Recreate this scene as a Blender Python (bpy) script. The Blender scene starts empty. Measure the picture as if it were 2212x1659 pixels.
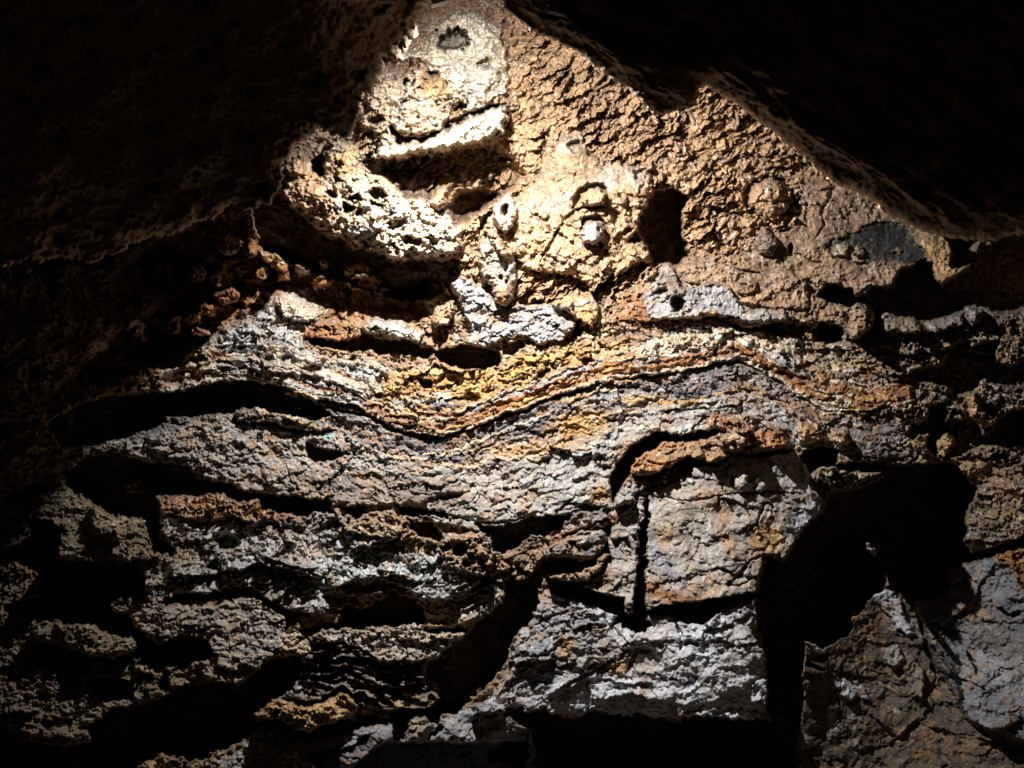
import bpy, bmesh, math
import numpy as np
C = bpy.context.scene.collection
SC = bpy.context.scene
f32 = np.float32

# ------------------------------------------------------------------ camera, world, lamp, exposure
CAMZ = 1.95
cam_d = bpy.data.cameras.new("camera"); cam = bpy.data.objects.new("camera", cam_d); C.objects.link(cam)
cam.location = (0, 0, CAMZ); cam.rotation_euler = (math.radians(90), 0, 0)
cam_d.lens = 24.0; cam_d.sensor_width = 36.0; cam_d.clip_start = 0.05; cam_d.clip_end = 200
SC.camera = cam
W_ = bpy.data.worlds.new("World"); SC.world = W_; W_.use_nodes = True
bgn = W_.node_tree.nodes["Background"]
bgn.inputs[0].default_value = (0.30, 0.34, 0.55, 1); bgn.inputs[1].default_value = 0.016
SC.view_settings.view_transform = 'Standard'; SC.view_settings.look = 'None'
SC.view_settings.exposure = 0.0; SC.view_settings.gamma = 1.0
SC.cycles.max_bounces = 6; SC.cycles.diffuse_bounces = 4

def at(u, v, d):
    """photo point (2212 x 1659 units) at distance d in front of the camera -> world"""
    return ((u - 1106.0) / 2212.0 * 1.5 * d, d, CAMZ + (829.5 - v) / 2212.0 * 1.5 * d)

LAMP = at(986, -2, 1.93)
LAMP_W = 385.0
AIM = at(1270, 760, 2.90)

# ------------------------------------------------------------------ noise
def _sm(t): return t * t * (3 - 2 * t)
def vnoise(x, y, seed):
    """gradient noise, about -1..1"""
    r = np.random.default_rng(seed)
    N = 128
    ang = r.random((N, N)) * 6.2831853
    gx = np.cos(ang).astype(f32); gy = np.sin(ang).astype(f32)
    xi = np.floor(x).astype(np.int32); yi = np.floor(y).astype(np.int32)
    fx = (x - xi).astype(f32); fy = (y - yi).astype(f32)
    sx = fx * fx * fx * (fx * (fx * 6 - 15) + 10); sy = fy * fy * fy * (fy * (fy * 6 - 15) + 10)
    x0 = xi % N; x1 = (xi + 1) % N; y0 = yi % N; y1 = (yi + 1) % N
    a = gx[y0, x0] * fx + gy[y0, x0] * fy
    b = gx[y0, x1] * (fx - 1) + gy[y0, x1] * fy
    c = gx[y1, x0] * fx + gy[y1, x0] * (fy - 1)
    d = gx[y1, x1] * (fx - 1) + gy[y1, x1] * (fy - 1)
    t = a + (b - a) * sx; q = c + (d - c) * sx
    return (t + (q - t) * sy) * 1.5
def fbm(x, y, seed, octs=4, gain=0.5, ridged=False):
    s = 0; a = 1.0; tot = 0
    for i in range(octs):
        n = vnoise(x * (2.03 ** i) + 7.3 * i, y * (2.03 ** i) - 3.1 * i, seed + i)
        if ridged: n = 1 - 2 * np.abs(n)
        s = s + n * a; tot += a; a *= gain
    return (s / tot).astype(f32)
def voro(x, y, seed, jit=0.95):
    """F1, F2, offset to the nearest point, two random numbers of its cell"""
    r = np.random.default_rng(seed); N = 256
    jx = (0.5 + (r.random((N, N)) - 0.5) * jit).astype(f32); jy = (0.5 + (r.random((N, N)) - 0.5) * jit).astype(f32)
    ra = r.random((N, N)).astype(f32); rb = r.random((N, N)).astype(f32)
    xi = np.floor(x).astype(np.int32); yi = np.floor(y).astype(np.int32)
    fx = (x - xi).astype(f32); fy = (y - yi).astype(f32)
    F1 = np.full(x.shape, 9, f32); F2 = F1.copy(); DX = np.zeros(x.shape, f32); DY = DX.copy(); A = DX.copy(); B = DX.copy()
    for j in (-1, 0, 1):
        for i in (-1, 0, 1):
            cx = (xi + i) % N; cy = (yi + j) % N
            dx = fx - (i + jx[cy, cx]); dy = fy - (j + jy[cy, cx])
            d = dx * dx + dy * dy
            m = d < F1
            F2 = np.where(m, F1, np.minimum(F2, d))
            F1 = np.where(m, d, F1); DX = np.where(m, dx, DX); DY = np.where(m, dy, DY)
            A = np.where(m, ra[cy, cx], A); B = np.where(m, rb[cy, cx], B)
    return np.sqrt(F1), np.sqrt(F2), DX, DY, A, B
def sstep(a, b, x):
    t = np.clip((x - a) / (b - a), 0, 1); return t * t * (3 - 2 * t)

def poly_sd(x, y, P):
    """signed distance, positive inside"""
    P = np.asarray(P, float); n = len(P)
    best = np.full(x.shape, 1e12, f32); ins = np.zeros(x.shape, bool)
    for i in range(n):
        ax, ay = P[i]; bx, by = P[(i + 1) % n]
        ex, ey = bx - ax, by - ay; L = ex * ex + ey * ey + 1e-9
        t = np.clip(((x - ax) * ex + (y - ay) * ey) / L, 0, 1)
        dx = x - ax - t * ex; dy = y - ay - t * ey
        best = np.minimum(best, dx * dx + dy * dy)
        if ay != by:
            c = ((ay > y) != (by > y)) & (x < (bx - ax) * (y - ay) / (by - ay) + ax)
            ins ^= c
    d = np.sqrt(best)
    return np.where(ins, d, -d).astype(f32)
def line_d(x, y, P):
    best = np.full(x.shape, 1e12, f32); tt = np.zeros(x.shape, f32)
    seg = [math.dist(P[i], P[i + 1]) for i in range(len(P) - 1)]; tot = sum(seg); acc = 0
    for i in range(len(P) - 1):
        ax, ay = P[i]; bx, by = P[i + 1]; ex, ey = bx - ax, by - ay; L = ex * ex + ey * ey + 1e-9
        t = np.clip(((x - ax) * ex + (y - ay) * ey) / L, 0, 1)
        dx = x - ax - t * ex; dy = y - ay - t * ey; d = dx * dx + dy * dy
        m = d < best; best = np.where(m, d, best); tt = np.where(m, (acc + t * seg[i]) / tot, tt); acc += seg[i]
    return np.sqrt(best).astype(f32), tt

# frames in which the outlines were read off: scale, origin
FR = dict(W=(1, 0, 0), A=(.35, 553, 0), B=(.35, 1216.6, 110.6), C=(.35, 276.5, 497.7), D=(.35, 940, 553), E=(.35, 0, 940),
          F=(.35, 553, 1078.4), G=(.35, 1216.6, 940), H=(.35, 1603.7, 1078.4), P=(.2, 1769.6, 442.4), I=(.25, 1659, 663.6),
          J=(.325, 331.8, 0), L=(.1, 912.5, 0), M=(.4333, 0, 221.2), N=(.3, 0, 1327))
def px(fr, pts):
    s, ox, oy = FR[fr]; return [(ox + x * s, oy + y * s) for x, y in pts]
def ell(fr, cx, cy, rx, ry, rot=0, n=18):
    s, ox, oy = FR[fr]; o = []
    for k in range(n):
        a = 6.28318 * k / n; x = rx * math.cos(a); y = ry * math.sin(a); c, q = math.cos(rot), math.sin(rot)
        o.append((ox + (cx + x * c - y * q) * s, oy + (cy + x * q + y * c) * s))
    return o

# palettes: main, second, accent, accent amount (real base colours except umber and bluegrey)
PAL = dict(
 tan=((.38,.245,.135),(.28,.17,.09),(.46,.37,.27),.3), tanbrown=((.27,.18,.11),(.19,.125,.08),(.34,.24,.15),.2),
 white=((.52,.46,.37),(.38,.30,.20),(.64,.62,.59),.3), turq=((.12,.42,.40),(.08,.30,.30),(.2,.5,.46),.3),
 cream=((.43,.34,.23),(.31,.20,.11),(.48,.46,.44),.35),
 rust=((.25,.10,.03),(.16,.075,.035),(.42,.25,.09),.22), greywhite=((.29,.29,.295),(.17,.165,.165),(.52,.51,.49),.28),
 greybrown=((.20,.165,.14),(.125,.108,.098),(.30,.24,.17),.25), darkband=((.145,.135,.14),(.085,.08,.085),(.30,.30,.32),.16),
 yellow=((.42,.27,.09),(.24,.11,.03),(.62,.50,.30),.3), orange=((.29,.125,.035),(.15,.065,.025),(.50,.34,.17),.24),
 slab=((.31,.305,.30),(.20,.185,.165),(.42,.33,.21),.24), slate=((.50,.505,.54),(.38,.385,.41),(.56,.55,.54),.2),
 block=((.31,.285,.26),(.23,.205,.18),(.36,.27,.16),.28), dark=((.028,.028,.026),(.018,.018,.018),(.05,.05,.045),.2),
 quartz=((.33,.34,.34),(.15,.155,.15),(.62,.63,.64),.26), quartzrust=((.32,.31,.295),(.24,.16,.085),(.56,.53,.47),.32),
 wall=((.20,.135,.085),(.13,.09,.06),(.27,.20,.13),.2), speck=((.25,.235,.215),(.13,.125,.125),(.46,.41,.33),.35),
 shale=((.15,.125,.105),(.09,.078,.07),(.30,.23,.15),.25), gold=((.40,.26,.11),(.26,.15,.065),(.50,.38,.22),.25),
 moss=((.16,.14,.10),(.10,.085,.06),(.22,.21,.15),.3), brownstone=((.155,.118,.085),(.095,.074,.057),(.30,.28,.26),.2),
 umber=((.085,.066,.048),(.055,.044,.034),(.20,.185,.165),.14), bluegrey=((.15,.155,.17),(.08,.083,.09),(.25,.20,.13),.18),  # darker copies of brownstone and mottled, standing in for lamp falloff
 mottled=((.26,.265,.285),(.14,.14,.15),(.34,.25,.13),.2),
)

class Relief:
    def __init__(s, u0, u1, v0, v1, step, seed):
        ax = lambda a, b, lo, hi: np.concatenate([np.arange(a, lo, 6.0), np.arange(max(a, lo), min(b, hi), step), np.arange(hi, b + 1, 6.0)]).astype(f32)
        u = ax(u0, u1, -24, 2236); v = ax(v0, v1, -24, 1683); s.u = u; s.v = v
        s.U, s.V = np.meshgrid(u, v); s.step = step; s.u0 = u0; s.v0 = v0; sh = s.U.shape
        U, V = s.U, s.V
        s.H = np.zeros(sh, f32); s.T = np.zeros(sh, f32); s.G = np.ones(sh, f32); s.Cc = np.zeros(sh + (3,), f32); s.lab = np.zeros(sh, np.int16)
        s.names = [(('cave_wall', None, 'structure', 'dry'), False, None)]; s.seed = seed
        n = lambda w, k, o=2: fbm(U / w, V / w, seed + k, o)
        s.wx = 7 * n(46, 1) + 3.6 * n(13, 3, 1) + 1.7 * n(5.5, 5, 1)
        s.wy = 7 * n(46, 11) + 3.6 * n(13, 13, 1) + 1.7 * n(5.5, 15, 1)
        s.nL = n(150, 21, 3); s.nM = n(42, 25, 3); s.nS = n(14, 29, 3); s.nF = n(6, 33, 2); s.nG = n(3.6, 37, 1)
        s.tex = {}
    def flow(s, cur):
        """strata follow a folded curve"""
        xs = [p[0] for p in cur]; ys = [p[1] for p in cur]
        f = np.interp(s.U[0], xs, ys).astype(f32)
        k = np.hanning(31); k /= k.sum(); f = np.convolve(np.pad(f, 15, mode='edge'), k, 'valid').astype(f32)
        s.F = s.V - f[None, :] + s.wy * 0.8
        s.sM = fbm(s.U / 95, s.F / 11, s.seed + 41, 3); s.sF = fbm(s.U / 38, s.F / 4.2, s.seed + 45, 2)
    def texture(s, name):
        if name in s.tex: return s.tex[name]
        U, V = s.U + s.wx * .6, s.V + s.wy * .6
        if name == 'scallop':       # chipped shingles leaning up to the right
            t = 0; U = U + 16 * s.nM + 5 * s.nS; V = V + 14 * np.roll(s.nM, 91, 1)
            for (a, b, ang, w, k) in ((36, 19, -.62, .66, 51), (17, 9, -.85, .34, 53)):
                an = ang + .25 * 0; c, q = math.cos(an), math.sin(an)
                x = (U * c + V * q) / a; y = (-U * q + V * c) / b
                F1, F2, dx, dy, A, B = voro(x, y, s.seed + k); s.cellA = .5 * A + .5 * getattr(s, 'cellA', A)
                t = t + w * ((A - .5) * 1.0 + dy * (1.1 + A) + dx * (B - .5) * 2.2 - .25 * F1 * F1)
            ch = s.texture('chips'); m = sstep(-.15, .25, np.roll(s.nL, 300, 1) + s.nM * .6); t = t * .072 * (1 - m) + m * (ch * 2.3 + t * .03) + s.nM * .030 + s.nS * .006 + s.nF * .003
        elif name == 'chips':
            t = 0
            for (a, w, k) in ((26, .6, 61), (12, .4, 63)):
                F1, F2, dx, dy, A, B = voro(U / a, V / a, s.seed + k)
                t = t + w * ((A - .5) + dx * (B - .5) * 2.4 + dy * (A * 1.9 - .5))
            t = t * .024 + s.nS * .006 + s.nF * .003
        elif name == 'crystal':
            t = 0
            for (a, w, k) in ((30, .55, 71), (13, .3, 73), (7, .15, 75)):
                F1, F2, dx, dy, A, B = voro((U + V * .3) / a, V / a, s.seed + k)
                t = t + w * (dx * (B - .5) * 3 + dy * (A - .5) * 3 + (A - .5) * .8)
            t = t * .028 + s.nF * .003
        elif name == 'crumb':
            F1, F2, dx, dy, A, B = voro(U / 10, V / 9, s.seed + 81)
            t = (np.sqrt(np.clip(1 - F1 * F1 * 1.6, 0, 1)) - .7) * .010 * (A + .4)
            F1, F2, dx, dy, A, B = voro(U / 19, V / 16, s.seed + 83)
            t = t + (np.sqrt(np.clip(1 - F1 * F1 * 1.4, 0, 1)) - .7) * .016 * (A + .3)
            t = t + fbm(U / 30, V / 26, s.seed + 85, 4, .6, True) * .011 - .026 * sstep(.18, .42, s.nS) + s.nF * .006 + s.nG * .002
        elif name == 'knobs':
            F1, F2, dx, dy, A, B = voro(U / 27, V / 23, s.seed + 91, .8)
            t = (np.sqrt(np.clip(1 - F1 * F1 * 2.4, 0, 1))) * .045 * (A * .8 + .4) - .03
            F1, F2, dx, dy, A, B = voro(U / 8, V / 8, s.seed + 93)
            t = t + (1 - F1) * .014 + s.nF * .006
        elif name == 'rough':
            t = fbm(U / 26, V / 18, s.seed + 101, 4, .64) * .019 + fbm(U / 60, V / 30, s.seed + 105, 3, .5, True) * .010 + s.nF * .005 + s.nG * .0015
        elif name == 'strata':
            f = s.F / 15 + s.nM * .7
            saw = f - np.floor(f)
            amp = .6 + .6 * vnoise(s.U / 70, s.F / 15, s.seed + 111)
            t = (saw - .5) * .014 * amp + s.sM * .010 + s.sF * .007 + s.nS * .006 + s.nF * .004 + s.nG * .0012
        elif name == 'shale':
            f = s.F / 22 + s.nM * .9 + s.nS * .15
            saw = f - np.floor(f)
            t = (saw ** 1.4 - .5) * .035 + s.sM * .010 + s.sF * .008 + s.nF * .005
        elif name == 'slate':
            x = (U + V * .22)
            t = fbm(x / 15, V / 60, s.seed + 121, 3, .5) * .0045 + fbm(U / 70, V / 60, s.seed + 125, 3, .5, True) * .012 + s.nF * .0012
            for a, b, g, k in ((150, 110, .020, 127), (60, 44, .004, 129)):
                F1, F2, dx, dy, A, B = voro((U + .35 * V + 12 * s.nM) / a, (V - .2 * U + 9 * s.nM) / b, s.seed + k)
                t = t + g * ((A - .5) * .7 + dx * (B - .5) * 1.6 + dy * (A + .05) * 1.3)
        elif name == 'fine':
            t = s.nS * .006 + s.nM * .010 + s.nF * .004
        elif name == 'lumps':
            t = fbm(U / 130, V / 110, s.seed + 131, 4, .5) * .07 + s.nS * .008 + s.nM * .012 + s.nF * .004
            F1, F2, dx, dy, A, B = voro(U / 34, V / 30, s.seed + 133)
            t = t - .02 * (1 - sstep(.05, .3, F1)) * (A > .75)
        s.tex[name] = t.astype(f32); return s.tex[name]
    def win(s, P, pad):
        xs = [p[0] for p in P]; ys = [p[1] for p in P]; h, w = s.U.shape
        i0, i1 = (int(k) for k in np.searchsorted(s.u, (min(xs) - pad, max(xs) + pad)))
        j0, j1 = (int(k) for k in np.searchsorted(s.v, (min(ys) - pad, max(ys) + pad)))
        return (slice(j0, max(j1, j0)), slice(i0, max(i1, i0)))
    def sd(s, P, jag=1.0, pad=30):
        w = s.win(P, pad); return w, poly_sd(s.U[w] + s.wx[w] * jag, s.V[w] + s.wy[w] * jag, P)
    def colour(s, w, pal, mode='iso', k=0):
        c1, c2, c3, a = PAL[pal]
        r = lambda n, q: np.roll(n, (37 * k + q * 53, 71 * k + q * 29), (0, 1))[w] if k else n[w]
        if mode == 'iso': n1 = s.nM[w] * .6 + s.nL[w] * .5 + s.nS[w] * .45; n2 = r(s.nS, 1) * .7 + r(s.nM, 2) * .5 + s.nF[w] * .35
        elif mode == 'str': n1 = s.sM[w] * .9 + s.nM[w] * .35 + s.nF[w] * .2; n2 = s.sF[w] * .7 + r(s.nM, 2) * .5 + s.nF[w] * .3
        else: n1 = s.nF[w] * .8 + s.nS[w] * .6; n2 = r(s.nF, 1) * .7 + r(s.nS, 2) * .5
        m = sstep(-.4, .4, n1)[..., None]; q = sstep(.62 - a * 1.5, .95 - a * 1.5, n2)[..., None]
        c = np.array(c1, f32) * (1 - m) + np.array(c2, f32) * m
        return c * (1 - q) + np.array(c3, f32) * q
    def reg(s, P, pal=None, mode='iso', tex=None, amp=1.0, h=0, r=0, off=0, f=2.5, jag=1.0, thing=None, part=None, k=0, cf=None, tilt=None):
        w, sd = s.sd(P, jag, 30 + max(r, f) * 0 + f * 2)
        m = sstep(-f, f, sd)
        if pal:
            g = max(cf or 0, f, 3.5); q = sstep(-g * .8, g * .8, sd + (s.nS[w] * 1.1 + s.nF[w] * .8) * min(g * 1.4, 9))[..., None]; s.Cc[w] = s.Cc[w] * (1 - q) + s.colour(w, pal, mode, k) * q
        if tex:
            s.T[w] = s.T[w] * (1 - m) + s.texture(tex)[w] * amp * m
            g = dict(slate=.22, fine=.4, rough=.75, crystal=.8).get(tex, 1.0); s.G[w] = s.G[w] * (1 - m) + g * m
        if h: t = np.clip(sd / r, 0, 1); s.H[w] += h * np.sqrt(np.clip(1 - (1 - t) ** 2, 0, 1))
        if off: s.H[w] += off * m
        if tilt:                                   # (gradient x, gradient y) metres per 100 px about the middle
            cx = sum(p[0] for p in P) / len(P); cy = sum(p[1] for p in P) / len(P)
            s.H[w] += ((s.U[w] - cx) * tilt[0] + (s.V[w] - cy) * tilt[1]) / 100 * m
        if thing or part:
            s.names.append((thing or part, part is not None, s.cur if part else None)); i = len(s.names) - 1
            if thing: s.cur = i
            s.lab[w] = np.where(sd > 0, i, s.lab[w])
            return i
    def void(s, P, d=.22, f=3, jag=1.0, pal=None):
        w, sd = s.sd(P, jag); m = sstep(-f, f, sd); s.H[w] -= 1.5 * d * m
    def bump(s, P, h, r, jag=1):
        w, sd = s.sd(P, jag); t = np.clip(sd / r, 0, 1); s.H[w] += h * np.sqrt(np.clip(1 - (1 - t) ** 2, 0, 1))
    def crack(s, P, wd=3.5, d=.04, jag=.8, taper=True):
        w = s.win(P, 24); q, t = line_d(s.U[w] + s.wx[w] * jag, s.V[w] + s.wy[w] * jag, P)
        ww = wd * (np.clip(np.minimum(t, 1 - t) * 8, .25, 1) if taper else 1) * (1 + .5 * s.nM[w])
        s.H[w] -= d * (1 - sstep(.5, 1.2, q / ww))
    def vein(s, P, wd=3, pal='cream', jag=.8, h=.004):
        w = s.win(P, 24); q, t = line_d(s.U[w] + s.wx[w] * jag, s.V[w] + s.wy[w] * jag, P)
        ww = wd * np.clip(np.minimum(t, 1 - t) * 10, .2, 1) * (.9 + 1.3 * s.nS[w] + .9 * np.roll(s.nM, 41, 1)[w])
        m = 1 - sstep(.6, 1.25, q / np.maximum(ww, .3)); s.H[w] += h * m; m = m[..., None]
        s.Cc[w] = s.Cc[w] * (1 - m) + s.colour(w, pal, 'fine') * m
    def ledge(s, P, h=.05, L=40, jag=1.0):
        """stands out above the line and drops back under it"""
        xs = [p[0] for p in P]; ys = [p[1] for p in P]
        w = s.win([(min(xs), min(ys) - 3 * L), (max(xs), max(ys) + 8)], 12)
        u = s.U[w] + s.wx[w] * jag; v = s.V[w] + s.wy[w] * jag
        y = np.interp(u, xs, ys); dy = y - v
        e = sstep(min(xs), min(xs) + 30, u) * (1 - sstep(max(xs) - 30, max(xs), u))
        s.H[w] += h * e * sstep(-1, 2, dy) * np.exp(-np.clip(dy, 0, None) / L)

def tps(pts, U, V, smooth=0.0):
    P = np.array([(a / 1000, b / 1000) for a, b, c in pts]); z = np.array([c for a, b, c in pts]); n = len(P)
    K = lambda d2: np.where(d2 > 1e-12, .5 * d2 * np.log(d2 + 1e-12), 0)
    D = ((P[:, None] - P[None]) ** 2).sum(-1)
    A = np.zeros((n + 3, n + 3)); A[:n, :n] = K(D) + np.eye(n) * smooth; A[:n, n] = 1; A[:n, n + 1:] = P
    A[n, :n] = 1; A[n + 1:, :n] = P.T
    c = np.linalg.solve(A, np.concatenate([z, [0, 0, 0]]))
    x = U / 1000; y = V / 1000; o = c[n] + c[n + 1] * x + c[n + 2] * y
    for i in range(n): o = o + c[i] * K((x - P[i, 0]) ** 2 + (y - P[i, 1]) ** 2)
    return o.astype(f32)

# ------------------------------------------------------------------ materials
def rock_mat(name, rough=.85, spec=.25, bump=.5, scale=1.0, coat=0):
    m = bpy.data.materials.new(name); m.use_nodes = True; nt = m.node_tree; N = nt.nodes; L = nt.links
    b = N["Principled BSDF"]; a = N.new('ShaderNodeVertexColor'); a.layer_name = 'albedo'
    tc = N.new('ShaderNodeTexCoord')
    n1 = N.new('ShaderNodeTexNoise'); n1.inputs['Scale'].default_value = 130 * scale; n1.inputs['Detail'].default_value = 6; n1.inputs['Roughness'].default_value = .7
    n2 = N.new('ShaderNodeTexNoise'); n2.inputs['Scale'].default_value = 34 * scale; n2.inputs['Detail'].default_value = 8; n2.inputs['Roughness'].default_value = .68
    vo = N.new('ShaderNodeTexVoronoi'); vo.inputs['Scale'].default_value = 95 * scale
    for n in (n1, n2, vo): L.new(tc.outputs['Object'], n.inputs['Vector'])
    r1 = N.new('ShaderNodeMapRange'); r1.inputs[1].default_value = .3; r1.inputs[2].default_value = .7; r1.inputs[3].default_value = .62; r1.inputs[4].default_value = 1.38
    L.new(n1.outputs['Fac'], r1.inputs[0])
    r2 = N.new('ShaderNodeMapRange'); r2.inputs[1].default_value = .32; r2.inputs[2].default_value = .68; r2.inputs[3].default_value = .72; r2.inputs[4].default_value = 1.25
    L.new(n2.outputs['Fac'], r2.inputs[0])
    mu = N.new('ShaderNodeMath'); mu.operation = 'MULTIPLY'; L.new(r1.outputs[0], mu.inputs[0]); L.new(r2.outputs[0], mu.inputs[1])
    vm = N.new('ShaderNodeVectorMath'); vm.operation = 'SCALE'; L.new(a.outputs['Color'], vm.inputs[0]); L.new(mu.outputs[0], vm.inputs['Scale'])
    L.new(vm.outputs[0], b.inputs['Base Color'])
    ad = N.new('ShaderNodeMath'); ad.operation = 'MULTIPLY_ADD'; ad.inputs[1].default_value = .2
    L.new(vo.outputs['Distance'], ad.inputs[0]); L.new(n1.outputs['Fac'], ad.inputs[2])
    ad2 = N.new('ShaderNodeMath'); ad2.operation = 'ADD'; L.new(ad.outputs[0], ad2.inputs[0]); L.new(n2.outputs['Fac'], ad2.inputs[1])
    bp = N.new('ShaderNodeBump'); bp.inputs['Strength'].default_value = bump; bp.inputs['Distance'].default_value = .006
    L.new(ad2.outputs[0], bp.inputs['Height']); L.new(bp.outputs[0], b.inputs['Normal'])
    b.inputs['Roughness'].default_value = rough; b.inputs['Specular IOR Level'].default_value = spec
    return m
M_DRY = rock_mat('dry_rock')
M_QTZ = rock_mat('quartz', rough=.38, spec=.6, bump=.35)
M_SLATE = rock_mat('slate', rough=.8, spec=.2, bump=.4, scale=.8)

def tag(o, label=None, cat=None, group=None, kind=None):
    if label: o['label'] = label
    if cat: o['category'] = cat
    if group: o['group'] = group
    if kind: o['kind'] = kind
    return o

def mesh_from(name, co, quads, col, mat, smooth=False):
    me = bpy.data.meshes.new(name); me.vertices.add(len(co)); me.vertices.foreach_set('co', co.astype(f32).ravel())
    me.loops.add(quads.size); me.loops.foreach_set('vertex_index', quads.astype(np.int32).ravel())
    me.polygons.add(len(quads)); me.polygons.foreach_set('loop_start', np.arange(0, quads.size, 4, dtype=np.int32))
    try: me.polygons.foreach_set('loop_total', np.full(len(quads), 4, np.int32))
    except Exception: pass
    me.update(calc_edges=True); me.validate()
    ca = me.color_attributes.new('albedo', 'FLOAT_COLOR', 'POINT')
    if len(me.vertices) == len(col):
        ca.data.foreach_set('color', np.concatenate([col, np.ones((len(col), 1), f32)], 1).astype(f32).ravel())
    if smooth: me.polygons.foreach_set('use_smooth', np.ones(len(me.polygons), bool))
    me.materials.append(mat)
    o = bpy.data.objects.new(name, me); C.objects.link(o); return o

def build(rel, depth, mats, back, back_noise=False):
    """cuts the relief along its label map into solid pieces; every piece reaches back to the rock behind"""
    U, V = rel.U, rel.V; h, w = U.shape; back = back + 0 * U
    X = (U - 1106) / 2212 * 1.5 * depth; Z = CAMZ + (829.5 - V) / 2212 * 1.5 * depth
    co = np.stack([X, depth, Z], -1).reshape(-1, 3); col = np.clip(rel.Cc, .004, .9).reshape(-1, 3)
    bco = np.stack([(U - 1106) / 2212 * 1.5 * back, back, CAMZ + (829.5 - V) / 2212 * 1.5 * back], -1).reshape(-1, 3)
    idx = np.arange(h * w, dtype=np.int32).reshape(h, w)
    q = np.stack([idx[:-1, :-1], idx[1:, :-1], idx[1:, 1:], idx[:-1, 1:]], -1)
    fl = rel.lab[:-1, :-1]
    objs = {}
    for i in range(len(rel.names)):
        if rel.names[i] is None: continue
        m = fl == i
        if not m.any(): print('EMPTY', rel.names[i]); continue
        qq = q[m]
        # side walls round the piece, running back into the rock
        mp = np.pad(m, 1); J, I = np.nonzero(m); sk = []
        for dj, di, a, b in ((0, -1, 0, 1), (1, 0, 1, 2), (0, 1, 2, 3), (-1, 0, 3, 0)):
            e = ~mp[J + 1 + dj, I + 1 + di]; e4 = q[J[e], I[e]]; sk.append(e4[:, [a, b]])
        sk = np.concatenate(sk)
        vs, inv = np.unique(qq, return_inverse=True); inv = inv.reshape(qq.shape)
        bs = np.unique(sk); remap = np.full(h * w, -1, np.int64); remap[vs] = np.arange(len(vs))
        rb = np.full(h * w, -1, np.int64); rb[bs] = np.arange(len(bs)) + len(vs)
        # back: coarse when the piece is big (every piece is closed)
        sq = np.stack([remap[sk[:, 1]], remap[sk[:, 0]], rb[sk[:, 0]], rb[sk[:, 1]]], 1)
        cc = np.concatenate([co[vs], bco[bs]]); cl = np.concatenate([col[vs], col[bs]])
        name, label, cat, mat = rel.names[i][0]
        if back_noise:
            allb = np.setdiff1d(vs, bs); rb[allb] = np.arange(len(allb)) + len(cc)
            cc = np.concatenate([cc, bco[allb]]); cl = np.concatenate([cl, col[allb]])
            qb = rb[qq][:, ::-1]; quads = np.concatenate([inv, sq, qb])
        else: quads = np.concatenate([inv, sq])
        piv = co[vs].mean(0)
        o = mesh_from(name, cc - piv, quads, cl, mats[mat]); 
        par = rel.names[i][2]
        if par and par in objs: o.parent = objs[par][0]; o.location = piv - objs[par][1]
        else: o.location = piv
        objs[i] = (o, piv)
        if rel.names[i][1]:
            if label: o['label'] = label
        elif cat == 'structure': tag(o, kind='structure')
        else: tag(o, label, cat, 'rusty lumps of the rubble' if name == 'rubble_lump' else None, 'thing')
    return objs

# ------------------------------------------------------------------ the cave wall
R = Relief(-420, 2632, -320, 1990, 1.7, 7)
K1 = [(-420, 960), (150, 905), (346, 851), (416, 837), (472, 825), (521, 823), (567, 827), (609, 834), (644, 851), (696, 865), (742, 872),
      (784, 883), (808, 900), (836, 918), (871, 930), (906, 937), (940, 941), (972, 939), (1000, 931), (1027, 920), (1097, 892), (1136, 885),
      (1164, 868), (1192, 857), (1248, 840), (1290, 826), (1353, 815), (1391, 812), (1447, 805), (1500, 798), (1552, 780),
      (1598, 773), (1640, 794), (1682, 819), (1714, 843), (1760, 870), (1790, 882), (1850, 885), (1880, 890), (1912, 872), (1942, 884), (1970, 862),
      (2000, 835), (2080, 850), (2200, 880), (2632, 900)]
R.flow(K1)
def band(u0, u1, a, b, n=2):
    """strip that follows the fold, from a above/below it to b"""
    us = np.linspace(u0, u1, 40); y = np.interp(us, [p[0] for p in K1], [p[1] for p in K1])
    A = np.interp(us, np.linspace(u0, u1, len(a)), a) if isinstance(a, (list, tuple)) else np.full(40, float(a))
    B = np.interp(us, np.linspace(u0, u1, len(b)), b) if isinstance(b, (list, tuple)) else np.full(40, float(b))
    return list(zip(us, y + A)) + list(zip(us[::-1], (y + B)[::-1]))
def fold(u0, u1, d=0, n=30):
    us = np.linspace(u0, u1, n); return list(zip(us, np.interp(us, [p[0] for p in K1], [p[1] for p in K1]) + d))

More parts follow.
